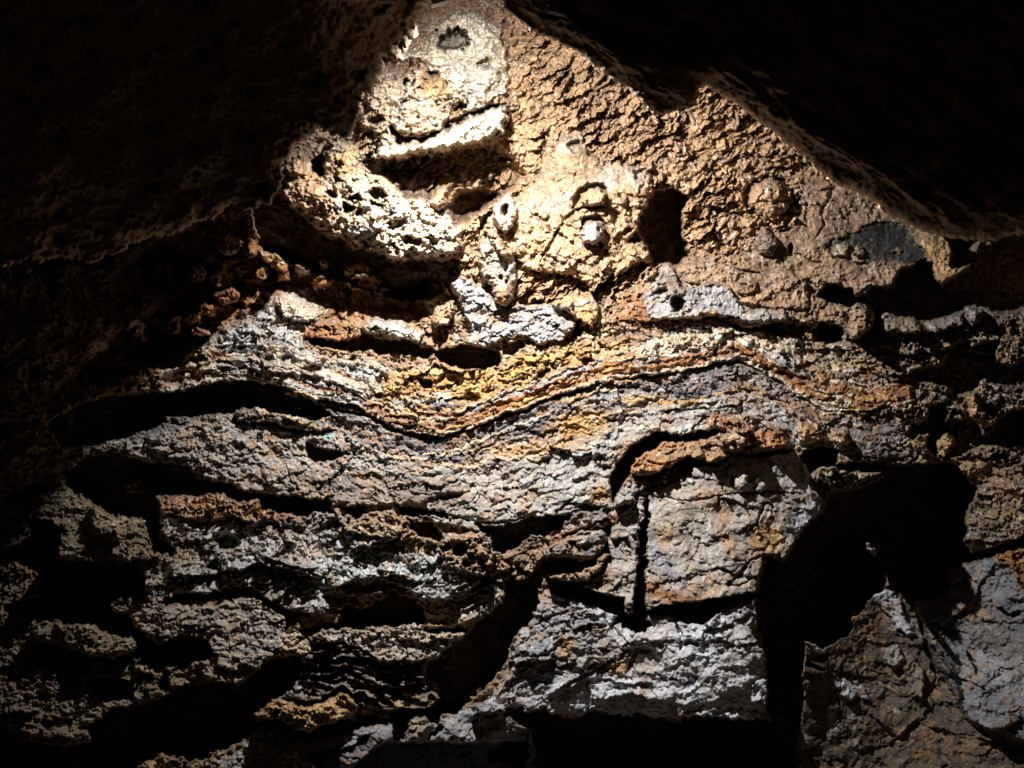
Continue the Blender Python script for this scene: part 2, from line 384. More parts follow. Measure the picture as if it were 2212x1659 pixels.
BASE = [(-420,-320,2.2),(0,-320,2.4),(500,-320,2.7),(900,-320,2.85),(1300,-320,2.9),(1900,-320,3.1),(2632,-320,3.0),
        (-420,400,2.2),(0,0,2.4),(300,0,2.6),(600,0,2.75),(820,40,2.85),(0,300,2.4),(300,300,2.6),(550,200,2.75),(760,180,2.9),(550,400,2.78),(700,260,2.88),
        (0,600,2.35),(200,600,2.5),(400,620,2.68),(100,850,2.4),(300,850,2.72),(520,560,2.72),
        (1000,30,2.98),(1000,200,3.05),(1250,150,3.15),(1500,300,3.22),(1750,420,3.26),(1950,560,3.26),(2200,560,3.25),(2632,500,3.2),
        (1150,420,3.22),(1400,520,3.22),(900,330,3.02),(800,450,2.93),(950,520,2.95),(650,380,2.9),(700,600,3.02),(1000,650,3.02),
        (1300,680,3.06),(1600,600,3.12),(1850,680,3.12),(2150,700,3.0),(600,760,2.88),(900,820,2.96),(1200,800,2.98),(1500,760,2.98),(1750,800,3.0),(2100,850,2.95),(2632,850,2.85),
        (450,900,2.82),(700,920,2.86),(1000,960,2.88),(1300,930,2.88),(1600,900,2.88),(1850,960,2.9),
        (200,1000,2.66),(500,1000,2.76),(800,1030,2.78),(1150,1060,2.78),(1550,1030,2.78),(1550,1200,2.70),(1300,1180,2.76),
        (0,1150,2.52),(200,1200,2.58),(500,1200,2.66),(800,1200,2.66),(1000,1250,2.68),(1250,1400,2.66),(1500,1400,2.60),(1650,1400,2.62),
        (0,1450,2.42),(300,1420,2.5),(600,1380,2.58),(800,1450,2.58),(700,1560,2.5),(900,1600,2.5),(500,1640,2.46),(-420,1200,2.2),(-420,1990,2.1),
        (1300,1640,2.8),(1000,1990,2.4),(1650,1990,2.7),(1900,1300,3.05),(2000,1450,2.95),(1850,1600,2.85),(2200,1300,2.82),(2200,1600,2.68),(2632,1990,2.4),(2632,1300,2.6),(2150,1080,2.9)]
R.Cc[:] = R.colour((slice(None), slice(None)), 'wall'); R.T[:] = R.texture('lumps')

T_ = lambda n, l, c='rock', m='dry': (n, l, c, m)
# ---- big zones
R.reg([(1062,-330),(2640,-330),(2640,560),(1800,470),(1700,520),(1600,545),(1490,560),(1440,600),(1380,640),(1330,645),(1240,645),(1180,660),(1120,668),(1060,640),(990,610),
       (960,560),(1000,460),(960,430),(900,400),(850,370),(780,330),(775,290),(830,250),(870,160),(925,60),(965,20),(990,-60)], 'tan', 'iso', 'scallop', .92,
       thing=T_('scaly_rock', 'tan rock face covered in chipped scales, running under the black overhang', 'rock'))
R.reg(px('B', [(1440,740),(1600,780),(2300,1000),(2900,1250),(2900,1500),(2300,1480),(1700,1460),(1560,1480),(1380,1420),(1180,1270),(1290,1120),(1430,1060),(1470,900)]),
      'tanbrown', 'iso', 'rough', 1.0, off=.015, f=4, thing=T_('rock_crust', 'grey brown crust beside the dark patch, right of the big round nodule', 'rock crust'))
# crust zone above the bands
R.reg([(480,690),(560,640),(700,640),(860,690),(985,600),(1120,660),(1330,640),(1480,555),(1600,545),(1700,600),(1790,600),(1850,700),(1980,740),(2100,700),(2300,680),(2640,660),
       (2640,960),(2300,960),(2000,960),(1850,900),(1714,850),(1600,780),(1391,812),(1192,857),(1000,940),(860,930),(742,872),(609,834),(472,825),(430,760)],
      'tanbrown', 'iso', 'crumb', 1.0, thing=T_('rock_crust', 'crumbly rust brown crust in broken lumps, above the white banded layer', 'rock crust'))
R.reg([(1900,690),(2100,660),(2300,640),(2640,640),(2640,1000),(2230,1000),(2050,985),(1950,960),(1850,900),(1790,860),(1760,780),(1800,700)],
      'brownstone', 'str', 'crumb', 1.3, thing=T_('rock_ledge', 'dark brown broken ledge along the lower edge of the black hollow', 'rock ledge'))
# pale slab under the bands and the mottled rock above it
R.reg([(150,960),(350,900),(450,880),(600,890),(696,880),(808,905),(906,940),(1000,940),(1097,896),(1248,842),(1391,814),(1500,800),(1598,775),(1714,845),(1850,900),(1980,930),(2060,980),
       (1900,990),(1730,960),(1714,878),(1640,843),(1535,854),(1430,868),(1360,885),(1325,931),(1290,966),(1150,987),(1020,1008),(940,1001),(800,990),(640,1000),(300,1100)],
      'darkband', 'str', 'rough', 1.0, thing=T_('rock_layer', 'dark grey rock layer just under the orange band, following its waves', 'rock layer'))
R.reg([(800,985),(940,1003),(1020,1010),(1060,992),(1150,989),(1290,968),(1325,933),(1360,887),(1430,870),(1535,856),(1598,839),(1675,867),(1714,900),(1740,960),(1690,975),(1600,960),(1540,945),(1420,955),(1330,1010),
       (1318,1060),(1320,1100),(1240,1105),(1170,1160),(1050,1150),(940,1130),(860,1090),(760,1090),(600,1085),(560,1000)],
      'slab', 'str', 'rough', .62, off=.012, tilt=(0, .006), thing=T_('rock_slab', 'pale grey slab with rust stains in the middle, below the dark layer', 'rock slab'))
R.reg(px('C', [(-20,1300),(250,1230),(380,1195),(660,1185),(900,1205),(1100,1250),(1350,1240),(1480,1320),(1580,1390),(1800,1430),(2000,1480),(2060,1600),(1800,1680),(1500,1700),(1250,1700),(950,1640),(700,1590),(600,1560),(420,1500),(300,1420),(0,1390)]),
      'speck', 'fine', 'rough', 1.1, off=.035, f=5, thing=T_('rock_slab', 'lens shaped grey slab with tiny turquoise spots, under the long black gap', 'rock slab'))
R.reg(px('C', [(950,1500),(1300,1480),(1700,1500),(2000,1500),(2100,1640),(2000,1720),(1700,1740),(1300,1720),(1000,1680)]), 'greybrown', 'str', 'rough', .8)
R.reg(px('C', [(250,1240),(450,1215),(620,1240),(720,1270),(1060,1300),(1100,1340),(1000,1400),(800,1430),(560,1400),(420,1340)]), 'speck', 'str', cf=14)
R.reg(px('C', [(0,1330),(200,1300),(420,1400),(660,1560),(600,1570),(420,1510),(0,1400)]), 'slab', 'fine', cf=8)

# ---- left quartz and its fibrous band
R.reg(px('C', [(420,760),(520,640),(640,500),(760,430),(800,380),(900,390),(950,340),(1060,340),(1130,370),(1170,440),(1230,440),(1230,530),(1100,560),(1060,650),(1100,720),(1300,800),(1480,800),(1620,870),
      (1720,960),(1640,1010),(1400,980),(1100,900),(850,880),(640,810),(480,800)]), 'quartzrust', 'iso', 'crystal', 1.0, off=.03, f=4,
      thing=T_('quartz_mass', 'white and smoky quartz mass left of the rusty rubble, above the long black gap', 'quartz', 'qtz'))
R.reg(px('C', [(500,660),(640,510),(780,440),(880,470),(900,560),(1040,640),(1020,720),(860,740),(700,760),(520,740)]), 'quartz', 'iso', cf=10)
R.reg(px('C', [(1290,800),(1450,780),(1620,880),(1560,960),(1380,900),(1280,850)]), 'quartz', 'fine', cf=8)
R.reg(px('C', [(1250,900),(1500,1000),(1600,1060),(1450,1060),(1250,1000)]), 'greywhite', 'str', cf=8)
R.reg(band(340, 790, -52, 0) , 'quartzrust', 'str', 'strata', 1.0, off=.045, f=4,
      thing=T_('quartz_band', 'thick ribbed quartz band hanging over the long black gap', 'quartz band', 'qtz'))
R.reg(band(600, 780, -40, -6), 'quartz', 'iso', cf=7)
R.reg(px('C', [(-30,860),(100,830),(180,850),(220,960),(210,1010),(60,1000),(-60,990),(-260,1090),(-330,1080),(-250,980),(-100,900)]), 'rust', 'iso', 'crumb', .9, off=.03, f=6,
      thing=T_('quartz_lump', 'rust and lilac lump at the dark end of the quartz band', 'rock', 'qtz'))
R.reg(px('C', [(100,900),(170,880),(200,980),(120,960)]), 'quartz', 'fine', cf=6)
# ---- yellow crumbly and orange bands
R.reg(px('D', [(-330,740),(0,680),(180,700),(400,700),(560,600),(780,570),(1000,500),(1180,520),(1240,640),(1230,680),(1040,700),(900,720),(720,800),(560,860),(430,900),(200,930),(0,960),(-130,1000),(-330,900)]),
      'yellow', 'iso', 'crumb', 1.15, off=.02, f=5, thing=T_('mineral_crust', 'bright yellow crumbly crust right below the dark oval cavity', 'mineral crust'))
R.reg(px('D', [(-300,900),(-100,860),(40,840),(100,900),(0,960),(-200,960)]), 'greywhite', 'fine', 'crumb', 1.2)
R.reg(band(900, 1420, [-62,-55,-58,-62], -1), 'orange', 'str', 'strata', .7, off=.03, f=3,
      thing=T_('mineral_band', 'orange mineral band edged in cream along the bottom of the yellow crust', 'mineral band'))
R.reg(band(1000, 1260, -46, -30), 'greywhite', 'fine', cf=4); R.reg(band(930, 1010, -34, -16), 'rust', 'fine', cf=6)
R.reg(band(1215, 1300, -50, -24), 'greywhite', 'fine', cf=4)
R.reg(px('D', [(1230,680),(1250,580),(1350,520),(1500,500),(1680,480),(1760,430),(1880,480),(2050,520),(2212,600),(2260,640),(2300,760),(2100,700),(1950,640),(1880,620),(1700,680),(1450,725),(1280,745)]),
      'greywhite', 'str', 'strata', .8, off=.035, f=4, thing=T_('quartz_band', 'grey striped quartz band with a white ragged crest, right of the yellow crust', 'quartz band', 'qtz'))
R.reg(px('D', [(1250,560),(1350,500),(1500,480),(1680,470),(1740,400),(1900,460),(2100,500),(2300,560),(2330,640),(2150,600),(1950,570),(1700,570),(1450,590),(1260,620)]), 'white', 'iso', 'crystal', .9, cf=3)
R.reg(band(1400, 1800, [-22,-30,-28,-46], -1), 'orange', 'str', cf=4)
R.reg(px('I', [(0,430),(130,520),(330,600),(480,680),(540,860),(480,830),(280,720),(80,620),(0,540)]), 'rust', 'iso', 'rough', .7, cf=5)
R.reg(px('I', [(60,250),(180,230),(350,270),(380,350),(280,400),(100,390)]), 'quartzrust', 'iso', 'crystal', 1.2, off=.02)
R.reg(px('I', [(500,330),(620,310),(720,400),(700,480),(830,540),(1010,540),(1040,640),(900,700),(780,760),(700,700),(620,600),(520,520)]), 'quartzrust', 'iso', 'crystal', .8)
R.reg(px('I', [(530,650),(700,660),(900,720),(1080,650),(1240,680),(1260,820),(1130,890),(1010,830),(880,900),(800,980),(770,940),(720,840),(540,780)]), 'rust', 'str', 'rough', .9, off=.03,
      thing=T_('mineral_seam', 'dark red brown seam with a zigzag cream edge, where the bands end', 'mineral seam'))
R.vein(px('I', [(530,770),(640,800),(740,860)]), 5, 'cream'); R.vein(px('I', [(880,900),(1010,830),(1130,890),(1250,840)]), 5, 'cream')
R.reg(px('I', [(740,540),(1010,520),(1040,640),(900,700),(790,640)]), 'greybrown', 'iso', 'rough', .8)
# veins that follow the fold
R.vein(fold(880, 1410, -3), 4.5, 'cream', h=.010); R.vein(fold(900, 1290, -47), 3.2, 'cream', h=.008); R.vein(fold(1270, 1560, -47), 3, 'cream'); R.vein(fold(1380, 1790, -1), 4.2, 'white', h=.010)
R.vein(fold(1290, 1700, -62), 2.4, 'white'); R.vein(fold(1000, 1350, -20), 2, 'yellow')
R.vein(px('D', [(0,1280),(100,1300),(230,1300),(330,1250),(600,1240),(800,1200),(1000,1180)]), 4.5, 'tan', .5, h=.006)
R.vein(px('D', [(1000,1180),(1100,1080),(1200,950),(1400,900),(1540,900),(1700,860),(1880,810),(2000,830),(2100,890),(2212,930)]), 3, 'tan', .6)
R.vein(px('C', [(1480,1340),(1620,1400),(1800,1410),(1950,1440),(2060,1480),(2200,1440)]), 4, 'cream', .5, h=.006)
R.reg(px('D', [(880,1130),(1080,1100),(1130,980),(1240,1060),(1200,1200),(1100,1300),(1000,1300),(350,1330),(340,1270),(600,1250),(820,1210)]), 'slab', 'fine', cf=10, k=3)
R.reg(px('D', [(340,1180),(700,1140),(830,1130),(820,1190),(560,1240),(350,1240)]), 'gold', 'iso', cf=14)
R.reg(px('D', [(780,960),(1050,960),(1080,1060),(820,1150),(700,1080)]), 'yellow', 'fine', cf=26, k=2)
R.reg(px('D', [(1240,900),(1400,870),(1500,930),(1350,960)]), 'slab', 'fine', cf=14)
R.crack(fold(640, 950, 3), 4, .06); R.crack(fold(960, 1290, 4), 3.2, .05); R.crack(fold(1280, 1560, 4), 2.4, .03); R.crack(fold(1560, 1800, 6), 2.6, .03)
R.crack(px('C', [(1180,1070),(1300,1110),(1500,1150),(1620,1230),(1750,1270),(1900,1290),(2020,1260),(2150,1180)]), 4, .05)
R.ledge(px('C', [(1100,1150),(1250,1140),(1400,1180),(1560,1200),(1680,1270),(1900,1290),(2050,1260)]), .035, 14)

# ---- upper part: boulders near the lamp
R.reg(px('L', [(0,-700),(600,-300),(1100,0),(1130,150),(1000,400),(560,700),(430,620),(-300,1300),(-800,1420),(-1700,1500),(-2600,1500),(-3200,700),(-2000,-400)]), 'tanbrown', 'iso', 'lumps', .8, cf=40)
R.reg(px('A', [(1330,60),(1400,-40),(1500,0),(1530,60),(1530,110),(1500,260),(1540,330),(1500,200),(1420,120)]), 'tanbrown', 'iso', 'chips', 1.0, off=.02)
R.reg(px('A', [(1150,100),(1290,50),(1400,90),(1500,190),(1545,300),(1555,400),(1545,560),(1480,620),(1340,690),(1290,690),(1290,610),(1200,530),(1120,440),(1050,410),(980,370),(900,385),(830,380),(860,340),(960,330),(1060,240),(1120,190)]),
      'white', 'iso', 'crumb', .75, h=.09, r=60, off=.03, jag=1.6, f=5, thing=T_('boulder', 'glaring white boulder with a deep hollow, right beneath the lamp', 'boulder'))
R.void(px('A', [(1150,195),(1200,205),(1250,175),(1300,200),(1315,250),(1290,285),(1230,310),(1180,320),(1155,290)]), .40, 6, 2.2)
R.void(px('A', [(1360,400),(1400,370),(1445,360),(1430,415)]), .07, 4)
R.bump(ell('A', 1130, 400, 60, 60), .03, 14); R.bump(ell('A', 1250, 480, 70, 60), .03, 18); R.bump(ell('A', 1430, 470, 80, 60), .03, 18)
R.crack(px('A', [(1540,640),(1440,670),(1330,705),(1270,730),(1200,760),(1150,830),(1040,845)]), 8, .12, .6)
R.reg(px('A', [(690,560),(800,490),(900,440),(1020,410),(1060,450),(1130,450),(1240,540),(1290,610),(1270,650),(1220,660),(1170,720),(1150,810),(1040,830),(900,820),(830,770),(800,700),(760,700),(690,640)]),
      'cream', 'iso', 'crumb', 1.3, h=.09, r=50, off=.05, jag=2.0, f=5, thing=T_('boulder', 'cream pitted boulder tucked under the glaring white one', 'boulder'))
R.reg(px('A', [(1030,440),(1130,460),(1200,560),(1180,640),(1060,600),(1000,520)]), 'gold', 'fine', cf=16)
for e in ((915,505,18,28,.10),(972,510,12,26,.08),(1085,460,24,16,.06),(1165,520,18,14,.05),(905,632,22,12,.05),(1000,560,10,8,.03),(1120,640,12,10,.03)):
    R.void(ell('A', *e[:4]), e[4], 3, 1.6)
R.reg(px('A', [(650,700),(720,640),(800,700),(830,770),(820,800),(760,830),(700,800),(640,790)]), 'cream', 'iso', 'crumb', 1.0, h=.07, r=20, off=.05)
R.void(px('A', [(690,740),(760,700),(790,730),(740,770)]), .09, 4)
R.crack(px('A', [(830,790),(880,860),(1000,875),(1090,850)]), 9, .14, .6)
R.reg(px('A', [(700,960),(720,920),(780,860),(820,780),(850,830),(880,880),(1000,885),(1120,840),(1200,770),(1310,715),(1535,645),(1560,720),(1530,800),(1440,860),(1370,900),(1260,885),(1160,950),(1100,925),(1000,960),(900,985),(760,990)]),
      'white', 'iso', 'chips', 1.2, h=.09, r=26, off=.14, jag=2.0, f=4, thing=T_('rock_ledge', 'cream slanting ledge below the two boulders, shading the wall beneath', 'rock ledge'))
R.reg(px('A', [(840,800),(900,850),(870,900),(1000,900),(1120,870),(1100,920),(900,970),(780,960),(770,880)]), 'cream', 'iso', cf=10)
R.void(px('A', [(780,1000),(1100,940),(1260,900),(1480,890),(1560,960),(1640,1080),(1560,1180),(1440,1220),(1380,1290),(1240,1380),(1200,1290),(1180,1150),(1060,1230),(900,1190),(870,1150),(760,1050)]), .20, 12)
for e in ((1370,880,22,22),(1000,990,24,18),(1150,970,10,8),(1280,885,12,9),(1555,1000,10,8)):
    R.reg(ell('A', *e), 'white', h=.05, r=7, off=.07, f=1.5)
R.void(px('A', [(1190,1280),(1260,1180),(1400,1180),(1500,1200),(1450,1260),(1380,1290),(1240,1400)]), .30, 8)
R.reg(ell('A', 1130, 1225, 62, 76), 'tan', 'iso', 'chips', .6, h=.14, r=18, off=.07, f=2, thing=T_('stone', 'small tan knob poking up out of the shaded hollow', 'rock'))
# left pitted boulder
R.reg(px('A', [(190,1050),(200,1000),(280,950),(330,990),(350,1060),(400,1100),(430,1040),(420,960),(440,860),(520,860),(600,900),(640,930),(680,1010),(700,1060),(780,1085),(870,1145),(885,1200),(960,1230),(1060,1250),(1110,1300),(1220,1360),
      (1262,1430),(1272,1500),(1210,1580),(1080,1590),(950,1580),(860,1605),(780,1560),(650,1500),(610,1535),(540,1460),(400,1420),(300,1300),(210,1270),(195,1150)]),
      'cream', 'iso', 'chips', 1.3, h=.13, r=55, off=.08, jag=2.2, f=5, thing=T_('boulder', 'long cream boulder full of holes, lying left of the shaded hollow', 'boulder'))
R.reg(px('A', [(430,900),(560,870),(660,980),(680,1040),(560,1080),(480,1040)]), 'moss', 'iso', cf=12); R.reg(px('A', [(460,950),(600,920),(620,1060),(500,1080)]), 'gold', 'iso', cf=14)
R.reg(px('A', [(200,1000),(300,980),(400,1110),(460,1250),(420,1400),(300,1290),(210,1260)]), 'tan', 'iso', 'rough', .6, cf=14)
R.reg(px('A', [(560,1400),(740,1380),(700,1480),(620,1500)]), 'greywhite', 'iso', cf=12); R.reg(px('A', [(830,1240),(930,1300),(900,1360),(830,1310)]), 'greywhite', 'iso', cf=10)
for e in ((745,1190,46,34,.3,.12),(605,1225,38,22,.1,.10),(560,1285,40,24,.2,.10),(640,1312,26,18,0,.06),(475,1200,34,17,.4,.09),(740,1262,44,15,.3,.06),(880,1372,62,22,-.1,.08),(955,1485,64,24,.1,.07),(1110,1390,22,10,0,.03),(1180,1470,20,14,0,.03)):
    R.void(ell('A', *e[:5]), e[5], 4, 1.7)
# dark gap under it
R.void(px('A', [(-60,1180),(180,1180),(220,1290),(300,1330),(390,1440),(530,1480),(610,1550),(660,1530),(780,1580),(860,1620),(960,1600),(1090,1610),(1240,1600),(1250,1700),(1100,1830),(900,1850),(700,1800),(400,1700),(60,1560),(0,1400)]), .18, 4, 1.6)
R.void(px('A', [(330,1000),(415,960),(430,1040),(400,1090),(350,1060)]), .12, 4)

# ---- rusty rubble under the long boulder
def rubble(fr, cx, cy, rx, ry, pal, h=.07, label=None, rot=0):
    R.reg(ell(fr, cx, cy, rx, ry, rot), pal, 'fine', 'crumb', 1.4, h=h, r=min(rx, ry) * FR[fr][0] * .8, off=.17, f=2, jag=1.3, thing=T_('rubble_lump', label, 'rock') if label else None)
R.reg([(250,600),(340,520),(440,480),(520,470),(600,560),(700,600),(850,640),(930,600),(980,640),(900,700),(700,690),(600,640),(480,720),(330,760),(180,880),(100,860),(250,720),(380,640)], 'rust', 'iso', 'knobs', 1.1, f=12, cf=30, off=-.12)
R.void([(590,530),(700,580),(850,610),(950,600),(985,640),(960,690),(860,680),(800,670),(700,670),(640,640),(600,620),(560,600)], .10, 12)
rubble('C', 760, 110, 50, 50, 'rust', .07, 'rusty lump, highest of the rubble in the dark gap left of the long boulder')
rubble('C', 900, 190, 100, 42, 'gold', .08, 'golden rust lump slanting down toward the quartz mass', .6)
rubble('C', 830, 265, 45, 38, 'rust', .06); rubble('C', 950, 270, 45, 45, 'rust', .06)
rubble('C', 1080, 240, 45, 50, 'tanbrown', .07, 'tan brown lump alone in the middle of the dark gap')
rubble('C', 1200, 320, 70, 45, 'rust', .08, 'reddish lump above the white crystal heap')
rubble('C', 1420, 250, 80, 45, 'gold', .08, 'ochre lump just above the widest rusty lump of the rubble')
rubble('C', 1440, 320, 120, 50, 'rust', .09, 'widest rusty lump of the rubble beneath the long cream boulder'); rubble('C', 1560, 370, 50, 30, 'rust', .07)
rubble('C', 1210, 210, 30, 38, 'tanbrown', .06, 'narrow tan lump right above the reddish one'); rubble('C', 620, 90, 70, 60, 'tanbrown', .06, 'dull brown lump behind the highest rusty one, at the edge of the dark')
rubble('C', 610, 410, 85, 48, 'rust', .09, 'round rusty lump up against the top of the quartz mass'); rubble('C', 490, 490, 60, 40, 'rust', .07)
rubble('C', 400, 540, 60, 40, 'rust', .07, 'rusty lump in half shade, left of the quartz mass'); rubble('C', 290, 570, 40, 60, 'rust', .07)
rubble('C', 420, 270, 55, 50, 'moss', .06, 'dim greenish lump at the edge of the darkness'); rubble('C', 540, 300, 40, 45, 'tanbrown', .05)
rubble('M', 680, 1120, 50, 40, 'tanbrown', .07); rubble('M', 720, 1180, 20, 28, 'tanbrown', .06); rubble('C', 450, 620, 70, 30, 'rust', .07)
rubble('M', 480, 1220, 60, 40, 'tanbrown', .05); rubble('M', 470, 1440, 70, 30, 'tanbrown', .05, 'dim brown lump at the dark left end of the long black gap'); rubble('M', 340, 1560, 30, 60, 'tanbrown', .05)
R.void(px('C', [(120,600),(260,640),(330,660),(480,650),(470,700),(380,720),(300,800),(180,820),(40,840),(60,720)]), .10, 8)
R.void(px('C', [(640,220),(700,320),(880,330),(940,330),(900,380),(700,400),(640,330)]), .05, 6)
R.void(px('C', [(190,920),(330,840),(420,860),(440,900),(330,940),(230,950)]), .04, 6)
# white crystal heap and crust bits
R.reg(px('C', [(930,390),(980,340),(1060,350),(1130,380),(1160,450),(1225,440),(1230,510),(1130,560),(1020,560),(930,500)]), 'white', 'fine', 'crystal', 1.5, off=.05, thing=T_('crystal_heap', 'small heap of white crystals on top of the quartz mass', 'crystals', 'qtz'))
R.reg(px('C', [(1440,600),(1520,540),(1700,560),(1820,640),(1790,690),(1740,680),(1640,660),(1560,650),(1470,650)]), 'quartzrust', 'iso', 'crystal', .8, h=.06, r=16, off=.05,
      thing=T_('quartz_lump', 'flat quartz lump with an orange rim, lying above the narrow black slot', 'quartz', 'qtz'))
R.reg(px('C', [(1090,580),(1200,560),(1420,590),(1440,650),(1300,690),(1100,650)]), 'rust', 'iso', 'crumb', 1.2, off=.03)
R.void(px('C', [(1100,660),(1300,690),(1440,640),(1560,680),(1700,670),(1800,720),(1900,740),(1850,790),(1700,760),(1500,740),(1300,740),(1150,700)]), .09, 4)
R.void(px('D', [(0,590),(60,570),(150,560),(300,560),(380,590),(405,640),(390,680),(300,695),(200,690),(100,680),(20,640)]), .20, 3)
R.void(px('D', [(400,500),(460,540),(540,520),(560,560),(480,620),(420,610)]), .08, 3); R.void(px('D', [(860,410),(890,400),(890,480),(840,520)]), .10, 2)
R.void(px('D', [(600,770),(640,720),(690,690),(710,700),(640,790)]), .06, 3); R.void(px('D', [(900,640),(960,610),(990,640),(930,670)]), .07, 3)
R.void(px('D', [(150,880),(210,840),(280,880),(240,920)]), .05, 3); R.void(px('C', [(1770,900),(1880,930),(1880,970),(1820,980)]), .08, 3)
for e in ((1000,800,50,30),(870,790,30,20),(1130,860,60,30),(1570,920,40,26),(700,720,30,14),(1230,600,30,20),(680,460,40,18),(790,470,30,20)): R.void(ell('C', *e) if e[0] < 2000 else e, .04, 3)
# grey crust under the scaly face
R.reg(px('D', [(90,120),(200,140),(300,200),(350,260),(430,330),(520,300),(680,310),(850,280),(870,400),(840,450),(780,520),(640,540),(560,500),(430,500),(340,560),(200,540),(220,440),(180,340),(130,260)]),
      'greywhite', 'fine', 'rough', 1.1, off=.06, f=3, thing=T_('rock_crust', 'pale grey gnarled crust below the hanging lobe', 'rock crust'))
R.reg(px('D', [(700,300),(800,250),(960,230),(1010,320),(1000,400),(960,440),(880,400),(830,340)]), 'yellow', 'iso', 'rough', .6, h=.05, r=24, off=.06,
      thing=T_('mineral_dome', 'smooth yellow and rust dome beside the pale grey gnarled crust', 'rock'))
R.reg(px('D', [(700,310),(820,300),(960,240),(1000,330),(940,290),(820,330),(720,340)]), 'greywhite', 'fine', cf=5)
R.reg(px('D', [(1140,280),(1200,230),(1280,230),(1340,320),(1400,390),(1380,440),(1200,440),(1120,400)]), 'rust', 'iso', 'crumb', 1.0)
R.reg(px('D', [(1280,240),(1350,200),(1390,90),(1420,40),(1470,80),(1500,180),(1560,220),(1700,170),(1820,190),(1850,260),(1900,330),(2150,340),(2180,390),(1950,400),(1750,360),(1600,380),(1450,390),(1340,380),(1290,320)]),
      'greywhite', 'fine', 'rough', 1.3, off=.07, f=3, thing=T_('rock_crust', 'pale grey crust with a small peak and a round hole, below the black hollow', 'rock crust'))
R.reg(px('D', [(1390,90),(1420,40),(1470,80),(1520,180),(1580,200),(1560,270),(1480,250),(1400,200)]), 'greybrown', 'fine', cf=6)
R.void(px('D', [(1450,250),(1500,240),(1545,280),(1530,330),(1470,330)]), .12, 3); R.void(px('D', [(1340,210),(1420,190),(1420,225),(1360,240)]), .06, 3)
R.reg(px('D', [(1500,80),(1560,50),(1680,40),(1900,60),(2100,90),(2300,140),(2300,330),(2150,330),(1900,300),(1800,190),(1650,180),(1540,160)]), 'tanbrown', 'str', 'rough', 1.0, off=.04,
      thing=T_('rock_layer', 'wavy tan layer curling round a pebble, left of the sunken dark hollow', 'rock layer'))
R.vein(px('D', [(1830,150),(1850,220),(1900,270),(1980,280),(2050,230),(2200,180)]), 7, 'tan', .4, h=.014); R.bump(ell('D', 1925, 190, 70, 55), .04, 16)
R.ledge(px('D', [(1120,400),(1400,400),(1650,350),(1740,360),(1800,400),(2000,410),(2200,390),(2400,430)]), .05, 22); R.vein(px('D', [(1600,390),(1700,350),(1740,370),(1680,420)]), 7, 'yellow', .6, h=.02)
R.void(px('D', [(1760,400),(1900,450),(2100,410),(2300,420),(2330,470),(2100,500),(1980,450),(1860,470)]), .07, 4)
# crystal clump and lobe
R.reg(px('D', [(-70,270),(-30,160),(60,160),(110,240),(130,330),(80,420),(0,440),(-40,360)]), 'tan', 'iso', 'crystal', 1.6, h=.10, r=24, off=.06, thing=T_('crystal_clump', 'tan clump of blocky crystals, left of the pale grey gnarled crust', 'crystals'))
R.reg(px('D', [(340,-160),(430,-80),(500,60),(500,160),(480,250),(430,320),(370,280),(340,190),(280,90),(260,-60)]), 'quartzrust', 'iso', 'rough', .7, h=.11, r=22, off=.05, thing=T_('rock_lobe', 'cream lobe hanging down from the scaly face to a rusty tip', 'rock'))
R.reg(px('D', [(370,200),(490,180),(440,320),(370,290)]), 'orange', 'fine', cf=12); R.void(ell('D', 405, 130, 12, 10), .05, 2); R.void(ell('D', 438, 155, 8, 12), .05, 2)
# ---- ringed mass in the middle
R.reg(px('B', [(0,500),(120,510),(170,640),(290,700),(420,690),(550,700),(555,850),(500,930),(460,1100),(410,1190),(520,1190),(530,1290),(390,1350),(290,1400),(180,1450),(60,1390),(-180,1340),(-380,1250),(-480,1100),(-420,950),(-250,880),(-100,700)]),
      'tan', 'iso', 'chips', 1.2, h=.11, r=90, off=.06, f=4, jag=1.6, thing=T_('ringed_rock', 'bulging rock with curved ring cracks in the middle of the tan face', 'rock'))
R.reg(px('B', [(0,500),(120,510),(160,630),(330,720),(480,700),(540,760),(470,860),(330,760),(300,900),(250,830),(100,850),(30,950),(0,1000),(-140,1000),(-220,880),(-100,700)]), 'block', 'iso', 'crystal', .5, cf=10, k=2)
R.reg(px('B', [(-60,620),(200,640),(250,760),(60,860),(-160,960),(-180,860)]), 'tanbrown', 'iso', cf=14, k=3)
R.void(px('B', [(20,560),(100,540),(130,590),(60,640)]), .05, 4)
for P, wd, d in (([(60,960),(90,880),(150,830),(230,830),(270,880)], 8, .10), ([(270,960),(330,1010),(320,1080)], 9, .09), ([(110,1090),(140,1040),(210,1030),(255,1080),(275,1150),(250,1200)], 8, .11), ([(-140,1300),(-80,1190),(0,1060),(60,990),(120,960),(260,970)], 4, .05)):
    R.crack(px('B', P), wd, d, .5)
R.reg(ell('B', 185, 905, 88, 58), 'tan', 'iso', 'crumb', .8, h=.07, r=20, off=.03, part=('pebble', 'brown outer pebble under the ring crack', None, 'dry'))
R.reg(ell('B', 180, 1118, 74, 82), 'greywhite', 'fine', 'rough', 1.0, h=.09, r=22, off=.03, jag=1.8, part=('pebble', 'grey inner pebble', None, 'dry'))
R.void(px('B', [(430,740),(520,730),(500,760),(450,800)]), .05, 4)
